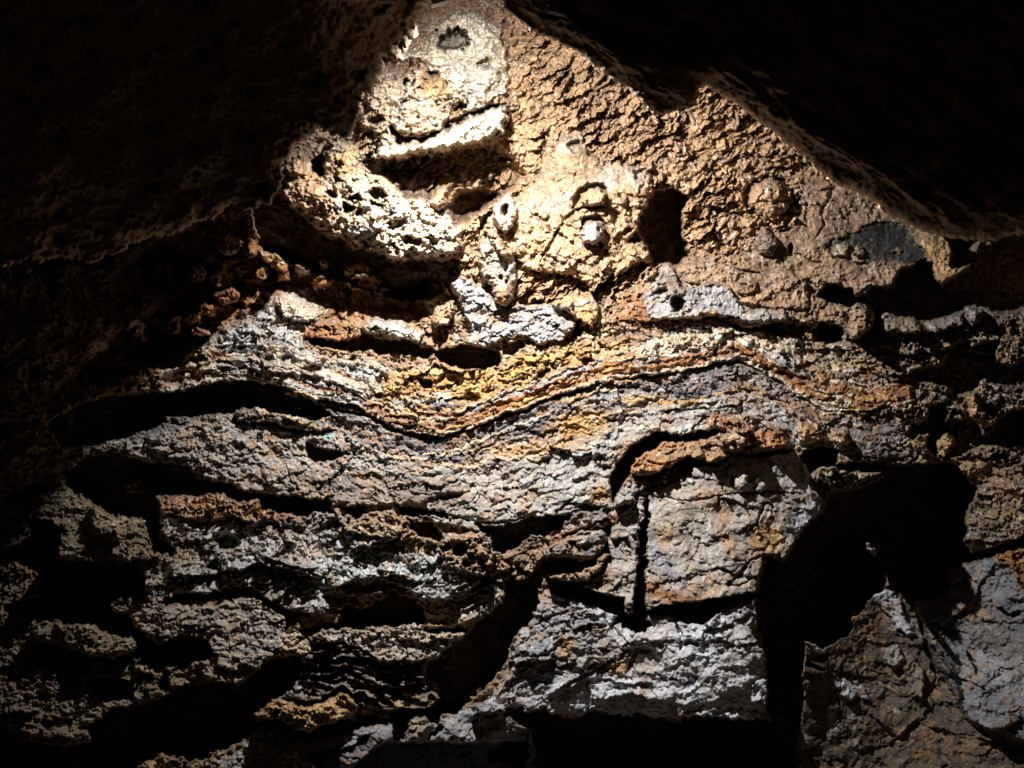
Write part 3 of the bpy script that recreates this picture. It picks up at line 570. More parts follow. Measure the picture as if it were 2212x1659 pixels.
# hollow to its right, and ring nodule to its left
R.void(px('B', [(560,870),(690,850),(760,900),(730,1000),(735,1150),(775,1250),(700,1330),(620,1290),(560,1330),(520,1200),(470,1110),(490,960)]), .45, 5, 1.2)
R.reg(ell('A', 1540, 1320, 76, 118, .15), 'white', 'iso', 'rough', .6, h=.08, r=15, off=.03, thing=T_('ring_nodule', 'upright cream ring with a dark slit, left of the ring cracked rock', 'nodule'))
R.void(ell('A', 1535, 1300, 20, 42, .15), .12, 4, .6); R.crack(px('A', [(1460,1300),(1480,1390),(1520,1440)]), 4, .06)
# round nodules
R.crack(ell('B', 1270, 910, 146, 130)[6:19], 6, .07, 1.1)
R.reg(ell('B', 1270, 910, 138, 122), 'tan', 'iso', 'rough', .8, h=.13, r=40, off=.02, jag=1.3, thing=T_('nodule', 'large round tan nodule with a crease, set in the scaly face near the overhang', 'nodule'))
R.crack(px('B', [(1150,940),(1220,920),(1300,940),(1380,930)]), 3, .02); R.vein(px('B', [(1450,850),(1455,940),(1420,1010)]), 5, 'slate', .4)
R.reg(px('B', [(1180,1180),(1240,1080),(1300,1120),(1325,1200),(1290,1250),(1210,1260)]), 'brownstone', 'iso', 'chips', .8, h=.08, r=16, off=.02, thing=T_('nodule', 'small pointed brown nodule below the large round one', 'nodule'))
R.void(px('B', [(1330,1110),(1360,1090),(1430,1085),(1400,1110)]), .06, 3); R.void(ell('B', 1400, 1225, 16, 34), .09, 3)
for P in ([(1200,1070),(1290,1090)], [(1560,860),(1660,850),(1600,1000),(1610,1070),(1550,1160)], [(1600,760),(1680,840),(1640,930)], [(1450,1250),(1540,1300),(1600,1290)], [(1000,1310),(1100,1350),(1230,1380)]): R.crack(px('B', P), 3, .03)
# dark patch
R.reg(px('P', [(80,450),(130,380),(280,360),(430,260),(600,190),(800,185),(940,240),(1000,330),(1080,430),(1170,500),(1190,600),(1050,650),(960,680),(900,620),(700,630),(600,620),(480,660),(330,620),(150,580)]),
      'dark', 'fine', 'slate', .8, off=-.02, thing=T_('dark_rock', 'charcoal black rock patch with pale chips, under the end of the overhang', 'rock'))
R.reg(px('P', [(170,530),(200,450),(240,430),(335,450),(290,520),(270,560)]), 'white', 'iso', 'rough', .5, off=.04, part=('chip', 'squarish cream chip', None, 'dry'))
R.reg(px('P', [(340,560),(400,460),(490,450),(490,520),(430,560),(490,590),(450,610),(370,600)]), 'cream', 'iso', 'rough', .6, off=.04, part=('chip', 'ragged cream chip', None, 'dry'))
R.reg(px('P', [(800,480),(850,455),(905,475),(840,500)]), 'cream', 'iso', off=.02, part=('chip', 'tiny cream chip', None, 'dry'))
R.reg(px('P', [(120,600),(260,610),(440,660),(620,620),(880,630),(1000,660),(850,730),(800,860),(700,890),(560,860),(440,950),(380,990),(350,900),(250,830),(130,840)]), 'tanbrown', 'str', 'rough', 1.0, off=.05,
      thing=T_('rock_ledge', 'mauve tan ledge under the charcoal black patch', 'rock ledge'))
R.reg(px('P', [(1060,420),(1180,330),(1380,350),(1440,470),(1430,570),(1480,600),(1400,640),(1500,700),(1680,640),(1560,720),(1400,800),(1310,870),(1230,780),(1240,640),(1200,560)]), 'gold', 'str', 'rough', 1.2, off=.10,
      thing=T_('rock_ledge', 'brown ragged rock standing in the dark right of the charcoal patch', 'rock'))
R.reg(px('P', [(1540,520),(1650,420),(1790,340),(1860,400),(1860,470),(1750,500),(1700,550),(1600,540)]), 'brownstone', 'fine', 'crystal', 1.2, off=.14, thing=T_('rock_tip', 'brown rock tip farthest out into the black hollow', 'rock'))
# black hollow on the right
R.void(px('P', [(-20,960),(60,870),(140,850),(340,900),(380,1000),(500,990),(560,880),(760,930),(880,720),(1000,700),(1110,600),(1220,620),(1240,800),(1320,880),(1480,780),(1700,620),(1460,660),(1400,650),(1480,560),(1430,430),(1350,330),(1500,280),(1900,200),(2400,100),(2900,0),
       (2900,1000),(2200,1100),(2040,1120),(1900,1140),(1700,1090),(1580,1120),(1460,1190),(1200,1250),(1140,1260),(980,1190),(840,1190),(740,1150),(660,1180),(640,1440),(560,1400),(600,1280),(560,1110),(430,1060),(300,1100),(250,1080),(120,1040),(60,1000)]), .40, 5)
R.reg(px('P', [(1540,520),(1650,420),(1790,340),(1860,400),(1860,470),(1750,500),(1700,550),(1600,540)]), off=.34)
R.reg(px('P', [(290,1120),(370,1070),(480,1070),(560,1120),(610,1230),(600,1330),(520,1370),(430,1440),(340,1460),(310,1340),(330,1230)]), 'tanbrown', 'iso', 'chips', 1.2, h=.12, r=22, off=.12, thing=T_('boulder', 'rounded tan stone with a splintered face, on the brown broken ledge', 'boulder'))
R.void(px('P', [(0,1300),(190,1290),(200,1400),(180,1480),(60,1470),(0,1440)]), .16, 4); R.void(px('P', [(600,1280),(700,1330),(730,1440),(600,1420)]), .14, 4)
R.reg(px('P', [(190,1270),(230,1130),(290,1170),(320,1290),(300,1440),(200,1420)]), 'brownstone', 'iso', 'chips', 1.0, h=.05, r=14, off=.06, thing=T_('stone', 'narrow mauve brown stone leaning on the splintered tan one', 'rock'))
R.reg(px('P', [(800,1240),(960,1200),(1060,1240),(1110,1330),(1100,1400),(900,1370),(800,1420),(700,1400),(720,1260)]), 'brownstone', 'fine', 'fine', 1, h=.07, r=26, off=.07, thing=T_('boulder', 'dark smooth boulder between the splintered stone and the grey hump', 'boulder'))
R.reg(px('P', [(1150,1280),(1250,1230),(1450,1200),(1560,1180),(1560,1280),(1400,1330),(1260,1400),(1200,1370)]), 'darkband', 'fine', 'fine', 1, h=.05, r=20, off=.06, thing=T_('boulder', 'low grey hump with toothed edge on the brown broken ledge', 'boulder'))
R.reg(px('P', [(1580,1230),(1600,1150),(1700,1130),(1770,1170),(1740,1260),(1660,1300)]), 'darkband', 'fine', 'fine', 1, h=.07, r=16, off=.06, thing=T_('boulder', 'dark round stone with a shiny white corner', 'boulder'))
R.reg(px('P', [(1650,1180),(1690,1150),(1750,1165),(1700,1210)]), 'quartz', off=.02, part=('crystal', 'shiny white corner', None, 'qtz'))
# right ledge relief
for P in ([(640,240),(850,260),(1050,200),(1250,210),(1440,230),(1700,190),(1850,240)], [(870,560),(1130,640),(1160,620),(1300,620),(1480,610)], [(1000,330),(1130,400),(1300,380),(1480,420)], [(1370,660),(1550,740),(1700,720)]):
    R.ledge(px('I', P), .06, 26)
for P, d in (([(1200,600),(1350,540),(1480,510),(1560,400),(1450,380),(1560,350),(1640,300),(1760,290),(1750,360),(1900,280),(1990,300),(1960,480),(2100,500),(2250,440),(2250,700),(2050,680),(1850,620),(1800,720),(1620,760),(1560,680),(1340,640)], .20),
             ([(1200,1080),(1370,950),(1400,860),(1520,830),(1560,900),(1530,1000),(1700,960),(1820,1000),(1900,1180),(1700,1260),(1500,1280),(1400,1260)], .12),
             ([(1980,960),(2212,880),(2300,1000),(2212,1190),(1900,1200),(1830,1130),(1960,1060)], .14), ([(370,200),(500,140),(620,160),(680,200),(640,290),(500,310),(400,290)], .16)):
    R.void(px('I', P), d, 5)
R.reg(px('I', [(1260,1150),(1300,1090),(1390,1100),(1360,1180),(1380,1260),(1320,1280),(1260,1210)]), 'gold', 'fine', 'rough', .8, h=.05, r=10, off=.14, thing=T_('rock_tip', 'narrow golden lump hanging into the black recess', 'rock'))
R.reg(px('I', [(1440,1170),(1550,1080),(1600,1150),(1590,1230),(1540,1290),(1480,1280)]), 'gold', 'fine', 'rough', .8, h=.05, r=12, off=.14, thing=T_('rock_tip', 'squat golden lump hanging right beside the narrow one', 'rock'))
R.reg(px('I', [(1720,780),(1790,750),(1850,900),(1990,980),(1960,1030),(1830,1040),(1730,960)]), 'gold', 'iso', 'rough', 1, h=.05, r=14, off=.08, thing=T_('mineral_lump', 'ochre lump with pale crystals on the dark brown ledge', 'rock'))
R.reg(px('I', [(-20,1000),(60,1030),(130,1060),(180,1150),(180,1220),(0,1250)]), 'orange', 'iso', 'rough', .8, h=.04, r=14, off=.02); 
R.reg(px('I', [(260,1060),(300,1010),(400,1000),(470,1060),(440,1160),(340,1190),(270,1140)]), 'tan', 'iso', 'rough', .8, h=.06, r=16, off=.02, thing=T_('stone', 'rounded tan knob above the shadow, at the end of the orange shelf', 'rock'))
R.reg(px('I', [(540,1100),(620,1080),(700,1100),(700,1180),(600,1200),(540,1150)]), 'tan', 'iso', 'rough', .8, h=.05, r=14, off=.03)

# ---- middle right: crescent gap, orange shelf, big block
R.reg(px('G', [(500,400),(520,370),(700,290),(900,150),(1000,120),(1250,110),(1420,110),(1470,180),(1520,300),(1590,380),(1600,450),(1450,620),(1350,790),(1240,740),(1210,900),(1195,970),(1000,1005),(800,1032),(620,1048),(520,1080),(515,880),(520,700),(520,560)]),
      'block', 'iso', 'slate', .55, off=.05, f=3, tilt=(0, .010), thing=T_('rock_block', 'big squared grey block with rust stains, standing over the curved black gap', 'rock block', 'slate'))
R.reg(px('G', [(500,880),(560,900),(680,970),(860,1000),(840,1025),(640,1040),(530,1000)]), 'orange', 'fine', cf=12, k=4); R.reg(px('G', [(580,600),(660,560),(640,700),(600,720)]), 'gold', 'fine', cf=14)
R.reg(px('G', [(950,560),(1040,620),(1080,740),(1040,760),(980,660)]), 'gold', 'fine', cf=10); R.reg(px('G', [(880,850),(920,860),(940,980),(900,970)]), 'gold', 'fine', cf=9)
R.reg(px('G', [(1180,560),(1260,500),(1330,620),(1340,720),(1200,720),(1140,640)]), 'gold', 'fine', cf=14); R.reg(px('G', [(520,560),(580,620),(640,760),(800,940),(860,1000),(740,980),(600,860),(530,740)]), 'mottled', 'fine', cf=12)
R.reg(px('G', [(1285,130),(1320,120),(1335,200),(1310,245),(1285,225)]), 'slate', 'fine', cf=3, k=5, off=.006); R.reg(px('G', [(1160,270),(1260,260),(1270,340),(1190,340)]), 'slab', 'fine', h=.03, r=14, cf=4)
R.reg(px('G', [(1050,250),(1150,240),(1160,330),(1090,360),(1050,320)]), 'block', h=.04, r=14, k=3); R.reg(px('G', [(1400,520),(1480,440),(1590,390),(1590,460),(1450,620),(1390,560)]), 'slate', 'fine', 'slate', .8, cf=8)
R.crack(px('G', [(1040,240),(1050,320)]), 4, .05); R.crack(px('G', [(520,360),(700,400),(900,390),(1090,360),(1260,350),(1480,360)]), 2.5, .02); R.crack(px('G', [(1130,580),(1200,540),(1240,430),(1280,420),(1290,480)]), 3.5, .03)
R.crack(px('G', [(1150,790),(1100,860),(1010,930),(1080,930),(1180,880)]), 3, .03); R.ledge(px('G', [(1150,560),(1200,550),(1240,500)]), .03, 20)
R.crack(px('G', [(1230,740),(1160,770),(1080,860)]), 3, .03)
R.void(px('G', [(1230,750),(1340,740),(1350,790),(1300,800),(1250,900),(1215,980),(1200,1000),(1195,930)]), .16, 3)
# triangular slab left of the vertical crack
R.reg(px('G', [(280,440),(380,380),(500,370),(500,540),(460,600),(465,700),(440,960),(430,1100),(380,1090),(370,1010),(180,960),(120,925),(230,850),(300,760),(280,700),(300,560)]),
      'block', 'iso', 'slate', .9, off=.06, f=3, thing=T_('rock_slab', 'three cornered grey slab with a torn lower tip, left of the upright crack', 'rock slab'))
R.reg(px('G', [(0,500),(120,470),(240,460),(280,520),(100,580),(0,610)]), 'darkband', 'fine', 'rough', 1, off=.06, f=3, thing=T_('rock_slab', 'thin dark slab slanting up above the lump with a white fleck', 'rock slab'))
R.reg(px('G', [(-100,640),(0,600),(120,570),(250,540),(390,430),(430,440),(300,540),(240,570),(60,620),(0,640),(-90,700)]), 'rust', 'iso', 'chips', .8, off=.04)
R.reg(px('G', [(-120,700),(0,640),(150,580),(250,590),(280,640),(240,720),(180,770),(100,770),(20,760),(-120,740)]), 'darkband', 'fine', 'rough', 1.1, h=.07, r=18, off=.06,
      thing=T_('boulder', 'dark grey lump with one white fleck, left of the three cornered slab', 'boulder'))
R.reg(px('G', [(105,655),(125,650),(125,675),(108,675)]), 'white', jag=.2, f=1.5, part=('crystal', 'single white fleck', None, 'qtz'), off=.004)
R.reg(px('G', [(-100,860),(60,850),(180,800),(250,720),(290,740),(220,850),(100,920),(0,905),(-90,890)]), 'tanbrown', 'fine', 'rough', .7, h=.05, r=10, off=.05)
R.void(px('G', [(-30,770),(20,780),(130,770),(110,830),(40,850),(-100,840),(-120,800)]), .12, 3)
R.reg(px('D', [(1190,1340),(1200,1280),(1290,1210),(1370,1160),(1460,1150),(1560,1140),(1740,1110),(1940,1060),(2100,1080),(2170,1140),(2190,1190),(1990,1220),(1850,1230),(1740,1280),(1560,1250),(1450,1310),(1290,1370)]),
      'orange', 'iso', 'rough', .9, h=.05, r=14, off=.05, thing=T_('rock_shelf', 'orange brown shelf between the crescent gap and the big squared block', 'rock ledge'))
R.reg(px('D', [(1280,1220),(1560,1160),(1740,1150),(1800,1200),(1640,1240),(1450,1260)]), 'tanbrown', 'str', cf=10)
R.reg(px('D', [(1660,1020),(1720,960),(1850,990),(1960,980),(1980,1060),(1900,1100),(1760,1080),(1680,1090)]), 'rust', 'iso', 'crumb', .9, h=.05, r=16, off=.03, thing=T_('stone', 'rust brown knob above the crescent gap, at the back of the orange shelf', 'rock'))
R.reg(px('D', [(1740,1120),(1820,1070),(1930,1080),(1950,1150),(1870,1200),(1760,1190)]), 'tanbrown', 'iso', 'rough', .8, h=.05, r=16, off=.03)
R.reg(px('D', [(1100,1560),(1130,1440),(1200,1400),(1260,1420),(1230,1490),(1150,1540)]), 'slab', 'iso', 'slate', .7, h=.04, r=12, off=.04, thing=T_('stone', 'small wedge shaped stone at the foot of the crescent gap', 'stone'))
R.void(px('D', [(1085,1490),(1080,1400),(1130,1270),(1230,1160),(1370,1085),(1520,1105),(1640,1085),(1740,1075),(1740,1105),(1620,1140),(1450,1130),(1330,1200),(1250,1240),(1200,1300),(1180,1380),(1110,1480)]), .20, 3)
R.crack(px('D', [(1240,1365),(1330,1385),(1440,1315),(1560,1255),(1740,1290),(1830,1225),(1990,1230),(2190,1205)]), 5, .07, .7)
R.void(px('D', [(870,1560),(900,1530),(1010,1540),(1040,1560),(960,1580)]), .06, 3); R.reg(px('D', [(940,1440),(1020,1390),(1070,1440),(1050,1520),(960,1540)]), 'gold', 'fine', cf=14)
R.crack(px('D', [(0,1580),(200,1640),(420,1640),(600,1600),(700,1640)]), 3, .03); R.crack(px('D', [(1390,960),(1500,950),(1700,940),(1840,920)]), 2.6, .02); R.crack(px('D', [(900,970),(1000,980),(1050,950)]), 4, .03); R.crack(px('D', [(1330,900),(1400,880),(1380,840)]), 4, .03)
# upright crack, curved gap, arrow gap
R.void(px('G', [(500,385),(520,400),(520,560),(532,640),(520,700),(503,760),(512,880),(520,1060),(500,1210),(450,1212),(380,1180),(300,1160),(380,1090),(430,1100),(442,960),(462,760),(462,600),(502,545)]), .22, 2.5, 2.0)
R.void(px('G', [(500,1085),(620,1050),(800,1034),(1000,1006),(1195,968),(1195,1000),(1080,1040),(980,1080),(870,1162),(750,1152),(640,1110),(520,1100)]), .20, 2.5, .6)
R.void(px('G', [(-110,880),(0,905),(100,920),(180,962),(370,1010),(382,1100),(340,1112),(150,1040),(0,1000),(-60,960)]), .20, 3, .7)

# ---- lower block (slate) and its mottled left part
LOW = px('G', [(-110,960),(0,1000),(150,1045),(340,1115),(380,1185),(450,1215),(500,1200),(520,1105),(640,1112),(750,1155),(870,1165),(980,1085),(1080,1045),(1190,1010),(1195,1100),(1150,1190),(1230,1350),(1250,1500),(1265,1640),(1200,1770),(1000,1760),(700,1740),(400,1740),(100,1720),(-300,1700),
      (-560,1720),(-480,1640),(-420,1600),(-330,1480),(-290,1300),(-240,1180),(-200,1080),(-130,1000)])
R.reg(LOW, 'slate', 'fine', 'slate', 1.0, off=.04, f=3, tilt=(0, .030), thing=T_('rock_block', 'lower grey slate block with a brown mottled left half, over the black recess', 'rock block', 'slate'))
R.reg(px('G', [(-130,990),(0,1010),(150,1060),(280,1180),(300,1260),(420,1330),(420,1420),(360,1500),(200,1480),(0,1480),(-100,1600),(-400,1660),(-380,1560),(-300,1480),(-270,1300),(-200,1100)]), 'mottled', 'fine', 'rough', .6, cf=12, k=2)
R.reg(px('G', [(-20,1250),(40,1240),(90,1310),(50,1370),(-20,1370)]), 'gold', 'fine', cf=14); R.reg(px('G', [(240,1420),(330,1380),(400,1420),(380,1480),(260,1500)]), 'gold', 'fine', cf=16)
R.reg(px('G', [(400,1310),(520,1310),(600,1380),(590,1450),(500,1460),(400,1420)]), 'block', 'fine', cf=12, off=-.02)
R.crack(px('G', [(740,1290),(790,1270),(850,1300)]), 5, .04, .5); R.crack(px('G', [(700,1160),(730,1250),(720,1330)]), 5, .03, .5); R.crack(px('G', [(450,1330),(420,1420),(380,1470)]), 4, .03)
R.ledge(px('G', [(-60,1600),(60,1560),(140,1500),(240,1490),(330,1530),(500,1530),(600,1560)]), .03, 16); R.ledge(px('G', [(150,1640),(320,1620),(420,1580),(560,1640),(700,1640)]), .04, 20)
R.ledge(px('F', [(1780,1240),(1900,1150),(2000,1080),(2080,1050)]), .035, 18)
R.reg(px('F', [(1800,1230),(1900,1160),(2040,1090),(2200,1080),(2212,1180),(2050,1210),(1980,1280),(1800,1260)]), 'slate', 'fine', cf=4)
# recess left-up (deep) and right wall
R.reg([(1730,1800),(1722,1659),(1735,1400),(1740,1370),(1790,1390),(1860,1320),(1880,1280),(1935,1260),(2040,1290),(2045,1230),(2100,1205),(2212,1150),(2640,1000),(2640,2000),(1730,2000)], 'umber', 'iso', 'slate', .7, off=0,
      thing=T_('rock_buttress', 'brown and grey rock buttress beyond the black recess, streaked with pale patches', 'rock'))
R.reg(px('H', [(800,600),(880,540),(980,620),(1000,740),(1070,840),(960,800),(900,700)]), 'slate', 'fine', 'slate', .8, cf=6, off=.03)
R.reg(px('H', [(380,870),(420,860),(520,960),(500,970),(430,930)]), 'slab', 'fine', cf=3, off=.02); R.reg(px('H', [(540,1070),(640,1100),(740,1140),(790,1240),(700,1220),(660,1240),(580,1170)]), 'slate', 'fine', cf=6, off=.02)
R.reg(px('H', [(1000,1040),(1050,970),(1110,1060),(1130,1240),(1050,1200)]), 'moss', 'fine', off=.04, f=3); R.reg(px('H', [(880,920),(960,900),(1000,980),(960,1040),(890,1020)]), 'slab', 'fine', 'rough', 1, off=.03, k=2)
R.crack(px('H', [(420,985),(520,965),(520,990),(440,1000)]), 5, .06); R.crack(px('H', [(500,1060),(420,1020),(390,1020)]), 4, .06); R.crack(px('H', [(630,1090),(700,1150),(750,1130)]), 3, .03)
for q in ((600,1250,26,12),(860,1180,14,40),(950,1300,40,16),(510,1200,10,80),(560,1380,30,90),(680,1360,14,100),(740,1060,20,40),(690,990,8,30),(1000,1440,60,30),(370,1330,10,40),(700,1520,12,60),(400,1500,20,50)): R.reg(ell('H', *q, -.2), 'slab', 'fine', cf=5, k=3)
R.reg(px('H', [(1080,620),(1240,600),(1330,400),(1540,350),(1738,290),(1900,250),(2300,500),(2300,1659),(1738,1500),(1450,1400),(1380,1350),(1200,1000),(1080,700)]), 'bluegrey', 'iso', 'slate', .8, off=.10, f=8,
      thing=T_('boulder', 'big bluish grey boulder streaked with white, beyond the brown buttress', 'boulder', 'slate'))
R.reg(px('H', [(1400,660),(1500,620),(1600,800),(1660,950),(1580,1000),(1480,900)]), 'darkband', 'fine', cf=8); R.reg(px('H', [(1540,340),(1738,250),(1800,500),(1738,600),(1680,450)]), 'orange', 'iso', 'crumb', 1, cf=10)
R.reg(px('H', [(1300,1130),(1450,900),(1600,1000),(1738,950),(1850,1150),(1700,1250),(1500,1150),(1400,1350)]), 'mottled', 'fine', cf=16, k=4); R.ledge(px('H', [(1080,840),(1200,930),(1300,1120),(1380,1350)]), .07, 30)
for P in ([(1390,930),(1430,1000),(1440,1080)], [(1180,760),(1280,820)], [(1080,700),(1130,900),(1200,1100)], [(1560,660),(1660,720),(1720,700)]): R.crack(px('H', P), 4, .05)
RV = px('H', [(1450,-60),(1420,0),(1370,80),(1385,190),(1360,270),(1430,330),(1550,310),(1700,240),(1900,180),(2300,120),(2300,240),(1738,245),(1540,345),(1430,375),(1330,395),(1250,450),(1255,520),(1240,592),(1090,612),(1010,575),(920,550),(870,430),(820,300),(790,262),(755,270),(870,430),(875,560),(800,590),(735,640),
      (655,700),(675,780),(640,840),(490,918),(382,870),(370,1000),(360,1300),(332,1500),(345,1700),(345,2100),(-3000,2100),(-2200,1500),(190,1500),(195,1370),(160,1300),(150,1000),(95,800),(90,640),(150,350),(250,400),(350,210),(520,60),(530,-40),(660,-50),(790,-95),(880,-130),(860,-170),(600,-180),(560,-210),(700,-225),(900,-215),(1100,-210),(1300,-220)])
R.void(RV, .42, 4, .8)
R.reg(px('H', [(765,262),(820,280),(815,340),(800,400),(775,330)]), 'slab', 'fine', 'rough', .6, off=.40, f=3, thing=T_('rock_tip', 'tiny pale rock tip alone in the middle of the black recess', 'rock'))
R.reg(px('G', [(1560,230),(1600,200),(1680,190),(1700,140),(1740,150),(1760,190),(1900,190),(1980,230),(1960,245),(1870,270),(1770,300),(1740,345),(1650,350),(1640,300),(1580,280)]), 'brownstone', 'iso', 'chips', 1.0, off=.32, f=3,
      thing=T_('rock_ledge', 'brown jagged rock poking out of the black recess, right of the big block', 'rock'))
R.reg(px('G', [(1440,130),(1500,150),(1560,240),(1580,330),(1600,400),(1560,370),(1500,300),(1470,200)]), 'greybrown', 'str', 'slate', 1, off=.02)
R.void(px('G', [(1460,120),(1560,70),(1700,90),(1690,150),(1650,190),(1570,210),(1530,240)]), .2, 3)
R.reg(px('H', [(1390,-60),(1738,-120),(2200,-150),(2300,150),(1738,230),(1500,320),(1370,270),(1400,180),(1370,80)]), 'brownstone', 'iso', 'rough', 1.1, off=.06, f=6, thing=T_('rock_mass', 'dim brown rock under the dark brown ledge, above the bluish boulder', 'rock'))

# ---- lower left
R.reg(px('E', [(-500,150),(0,200),(100,230),(300,50),(480,120),(560,220),(440,350),(520,400),(700,500),(900,520),(1000,640),(900,820),(900,1000),(700,1100),(840,1240),(840,1400),(1000,1480),(980,1600),(800,1800),(0,1800),(-500,1900),(-1200,1700),(-1200,150)]), 'moss', 'iso', 'rough', 1.3, f=8,
      thing=T_('rock_mass', 'dim mossy brown rock in the corner farthest from the lamp', 'rock'))
R.reg(px('E', [(960,375),(1100,380),(1250,385),(1330,350),(1450,400),(1590,410),(1640,460),(1760,490),(1900,500),(2040,420),(2100,500),(2212,490),(2400,560),(2600,600),(2800,620),(3060,600),(3100,680),(3020,820),(2960,900),(2880,980),(2750,1010),(2600,1010),(2400,900),(2100,920),(1990,1000),(2060,1060),
      (2000,1100),(1850,1090),(1700,1050),(1560,950),(1300,1010),(1100,1010),(880,1000),(880,860),(1000,740),(1080,720),(1010,600),(980,470)]), 'quartz', 'iso', 'crystal', 1.1, off=.05, f=4,
      thing=T_('quartz_mass', 'big smoky blue grey quartz mass, low on the wall under the second black gap', 'quartz', 'qtz'))
R.reg(px('E', [(960,375),(1250,385),(1330,350),(1450,400),(1590,410),(1700,480),(1900,500),(1900,560),(1640,540),(1420,500),(1300,540),(1000,480)]), 'rust', 'iso', 'crumb', 1, off=.03, cf=8)
R.reg(px('F', [(470,60),(600,120),(820,60),(870,120),(1050,170),(1150,250),(1330,200),(1480,330),(1580,430),(1440,480),(1250,440),(1150,400),(1130,300),(1000,260),(800,240),(560,200)]), 'tanbrown', 'iso', 'crumb', 1.1, off=.03,
      thing=T_('rock_crust', 'brown spongy crust over the end of the smoky quartz', 'rock crust'))
for q in ((1180,300,34,24),(1260,310,40,44),(1300,400,30,20),(1380,270,24,14),(1400,410,18,12),(1440,330,14,10),(1200,380,18,12),(1330,350,20,16)): R.void(ell('F', *q), .06, 3, .8)
R.reg(px('F', [(840,220),(1000,260),(1080,300),(1060,340),(900,320)]), 'gold', 'fine', cf=14); R.reg(px('F', [(1200,440),(1440,480),(1500,540),(1440,660),(1340,760),(1250,760),(1150,640)]), 'speck', 'fine', 'strata', 1.2, cf=12)
R.reg(px('F', [(280,120),(560,110),(480,200),(300,200),(0,200),(0,150)]), 'darkband', 'iso', cf=16)
R.ledge(px('E', [(1000,880),(1180,860),(1330,875),(1420,845),(1500,830),(1590,795),(1700,830),(1850,835),(2000,900)]), .07, 24)
R.ledge(px('F', [(400,420),(480,560),(560,600),(700,590),(850,570)]), .05, 20); R.ledge(px('F', [(400,560),(700,480),(900,470),(1040,540)]), .05, 24); R.ledge(px('F', [(560,330),(760,260),(830,220)]), .05, 20)
R.ledge(px('F', [(0,350),(200,400),(420,440)]), .05, 20); R.void(px('E', [(1340,640),(1400,610),(1480,650),(1440,700),(1360,700)]), .06, 5); R.void(ell('E', 1320, 800, 36, 26), .08, 4)
R.crack(px('E', [(1180,860),(1330,870),(1420,840),(1500,830),(1590,790),(1640,820),(1800,830)]), 4, .05)
R.reg(px('E', [(820,1110),(960,1040),(1100,1040),(1300,1060),(1450,1010),(1600,1010),(1700,1090),(1760,1120),(1760,1240),(1740,1360),(1640,1400),(1540,1480),(1440,1540),(1320,1520),(1230,1480),(1250,1390),(1330,1360),(1260,1270),(1120,1240),(1000,1290),(900,1220)]),
      'speck', 'fine', 'rough', .8, off=.05, f=3, thing=T_('rock_slab', 'speckled salt and pepper slab, low down under the smoky quartz', 'rock slab'))
R.crack(px('E', [(960,1190),(980,1240),(1000,1290)]), 3, .04); R.void(ell('E', 1225, 1222, 16, 10), .05, 2.5)
R.reg(px('F', [(190,760),(260,750),(290,840),(360,930),(300,960),(180,960),(160,920)]), 'cream', 'fine', 'crumb', 1, off=.03)
R.reg(px('F', [(330,840),(500,790),(700,800),(900,780),(1000,760),(1050,830),(1200,830),(1310,830),(1200,880),(1160,960),(1060,1000),(1040,1090),(1100,1150),(1150,1240),(1090,1290),(830,1300),(620,1280),(500,1200),(160,1230),(200,1140),(280,1080),(280,980),(360,930)]),
      'shale', 'str', 'shale', 1.0, off=.04, f=4, thing=T_('shale_stack', 'stack of thin dark crinkled layers between the speckled slab and the diagonal gap', 'rock layers'))
R.reg(px('F', [(330,830),(500,790),(720,820),(900,780),(1000,760),(1050,830),(1300,830),(1160,960),(1000,990),(760,1000),(640,920),(450,900)]), 'quartzrust', 'iso', 'crumb', 1.0, cf=8, off=.03)
R.reg(px('F', [(180,1190),(300,1120),(480,1100),(560,1080),(640,1140),(700,1190),(620,1240),(500,1180),(400,1230),(200,1240)]), 'darkband', 'fine', cf=6); R.reg(px('F', [(830,1300),(860,1240),(920,1270),(900,1310)]), 'tan', h=.04, r=8)
for P in ([(330,910),(430,900),(520,880),(560,910)], [(290,990),(500,1000),(680,990),(780,1030),(900,1030),(1060,1000)], [(290,1060),(420,1050),(540,1040),(620,1050),(700,1080)], [(300,1110),(480,1080),(560,1060),(640,1100),(700,1150),(850,1190),(1000,1140),(1080,1150)], [(200,1250),(400,1250),(530,1160),(640,1240),(800,1250)]):
    R.crack(px('F', P), 4.5, .08, .8); R.ledge(px('F', [(x, y - 6) for x, y in P]), .05, 16)
R.reg(px('F', [(-20,1260),(30,1230),(70,1200),(150,1235),(250,1275),(400,1260),(500,1210),(560,1200),(610,1250),(622,1310),(560,1345),(500,1385),(400,1395),(330,1445),(250,1425),(150,1355),(60,1355),(-20,1340)]),
      'gold', 'iso', 'rough', 1.0, h=.06, r=12, off=.10, thing=T_('mineral_crust', 'curved golden brown crust hanging below the dark crinkled layers', 'mineral crust'))
R.reg(px('F', [(-360,1700),(-200,1650),(-60,1500),(0,1410),(100,1430),(200,1470),(340,1510),(510,1455),(700,1400),(830,1390),(850,1450),(900,1490),(1040,1400),(1100,1370),(1160,1320),(1250,1300),(1420,1250),(1560,1290),(1620,1380),(1700,1430),(1725,1560),(1740,1800),(1700,2000),(600,2600),(-700,2600),(-500,1800)]),
      'mottled', 'fine', 'slate', .9, off=.06, f=3, k=6, thing=T_('rock_heap', 'bluish grey rock heap along the foot of the wall, under the golden crust', 'rock', 'slate'))
R.reg(px('F', [(-360,1700),(-200,1640),(-60,1500),(0,1410),(100,1430),(300,1500),(500,1470),(350,1570),(340,1700),(0,1760)]), 'slab', 'fine', cf=14, k=7); R.reg(px('N', [(860,1100),(1000,980),(1050,1000),(1170,920),(1190,1000),(1170,1180),(800,1250)]), 'gold', 'iso', 'rough', 1, cf=6, off=.02)
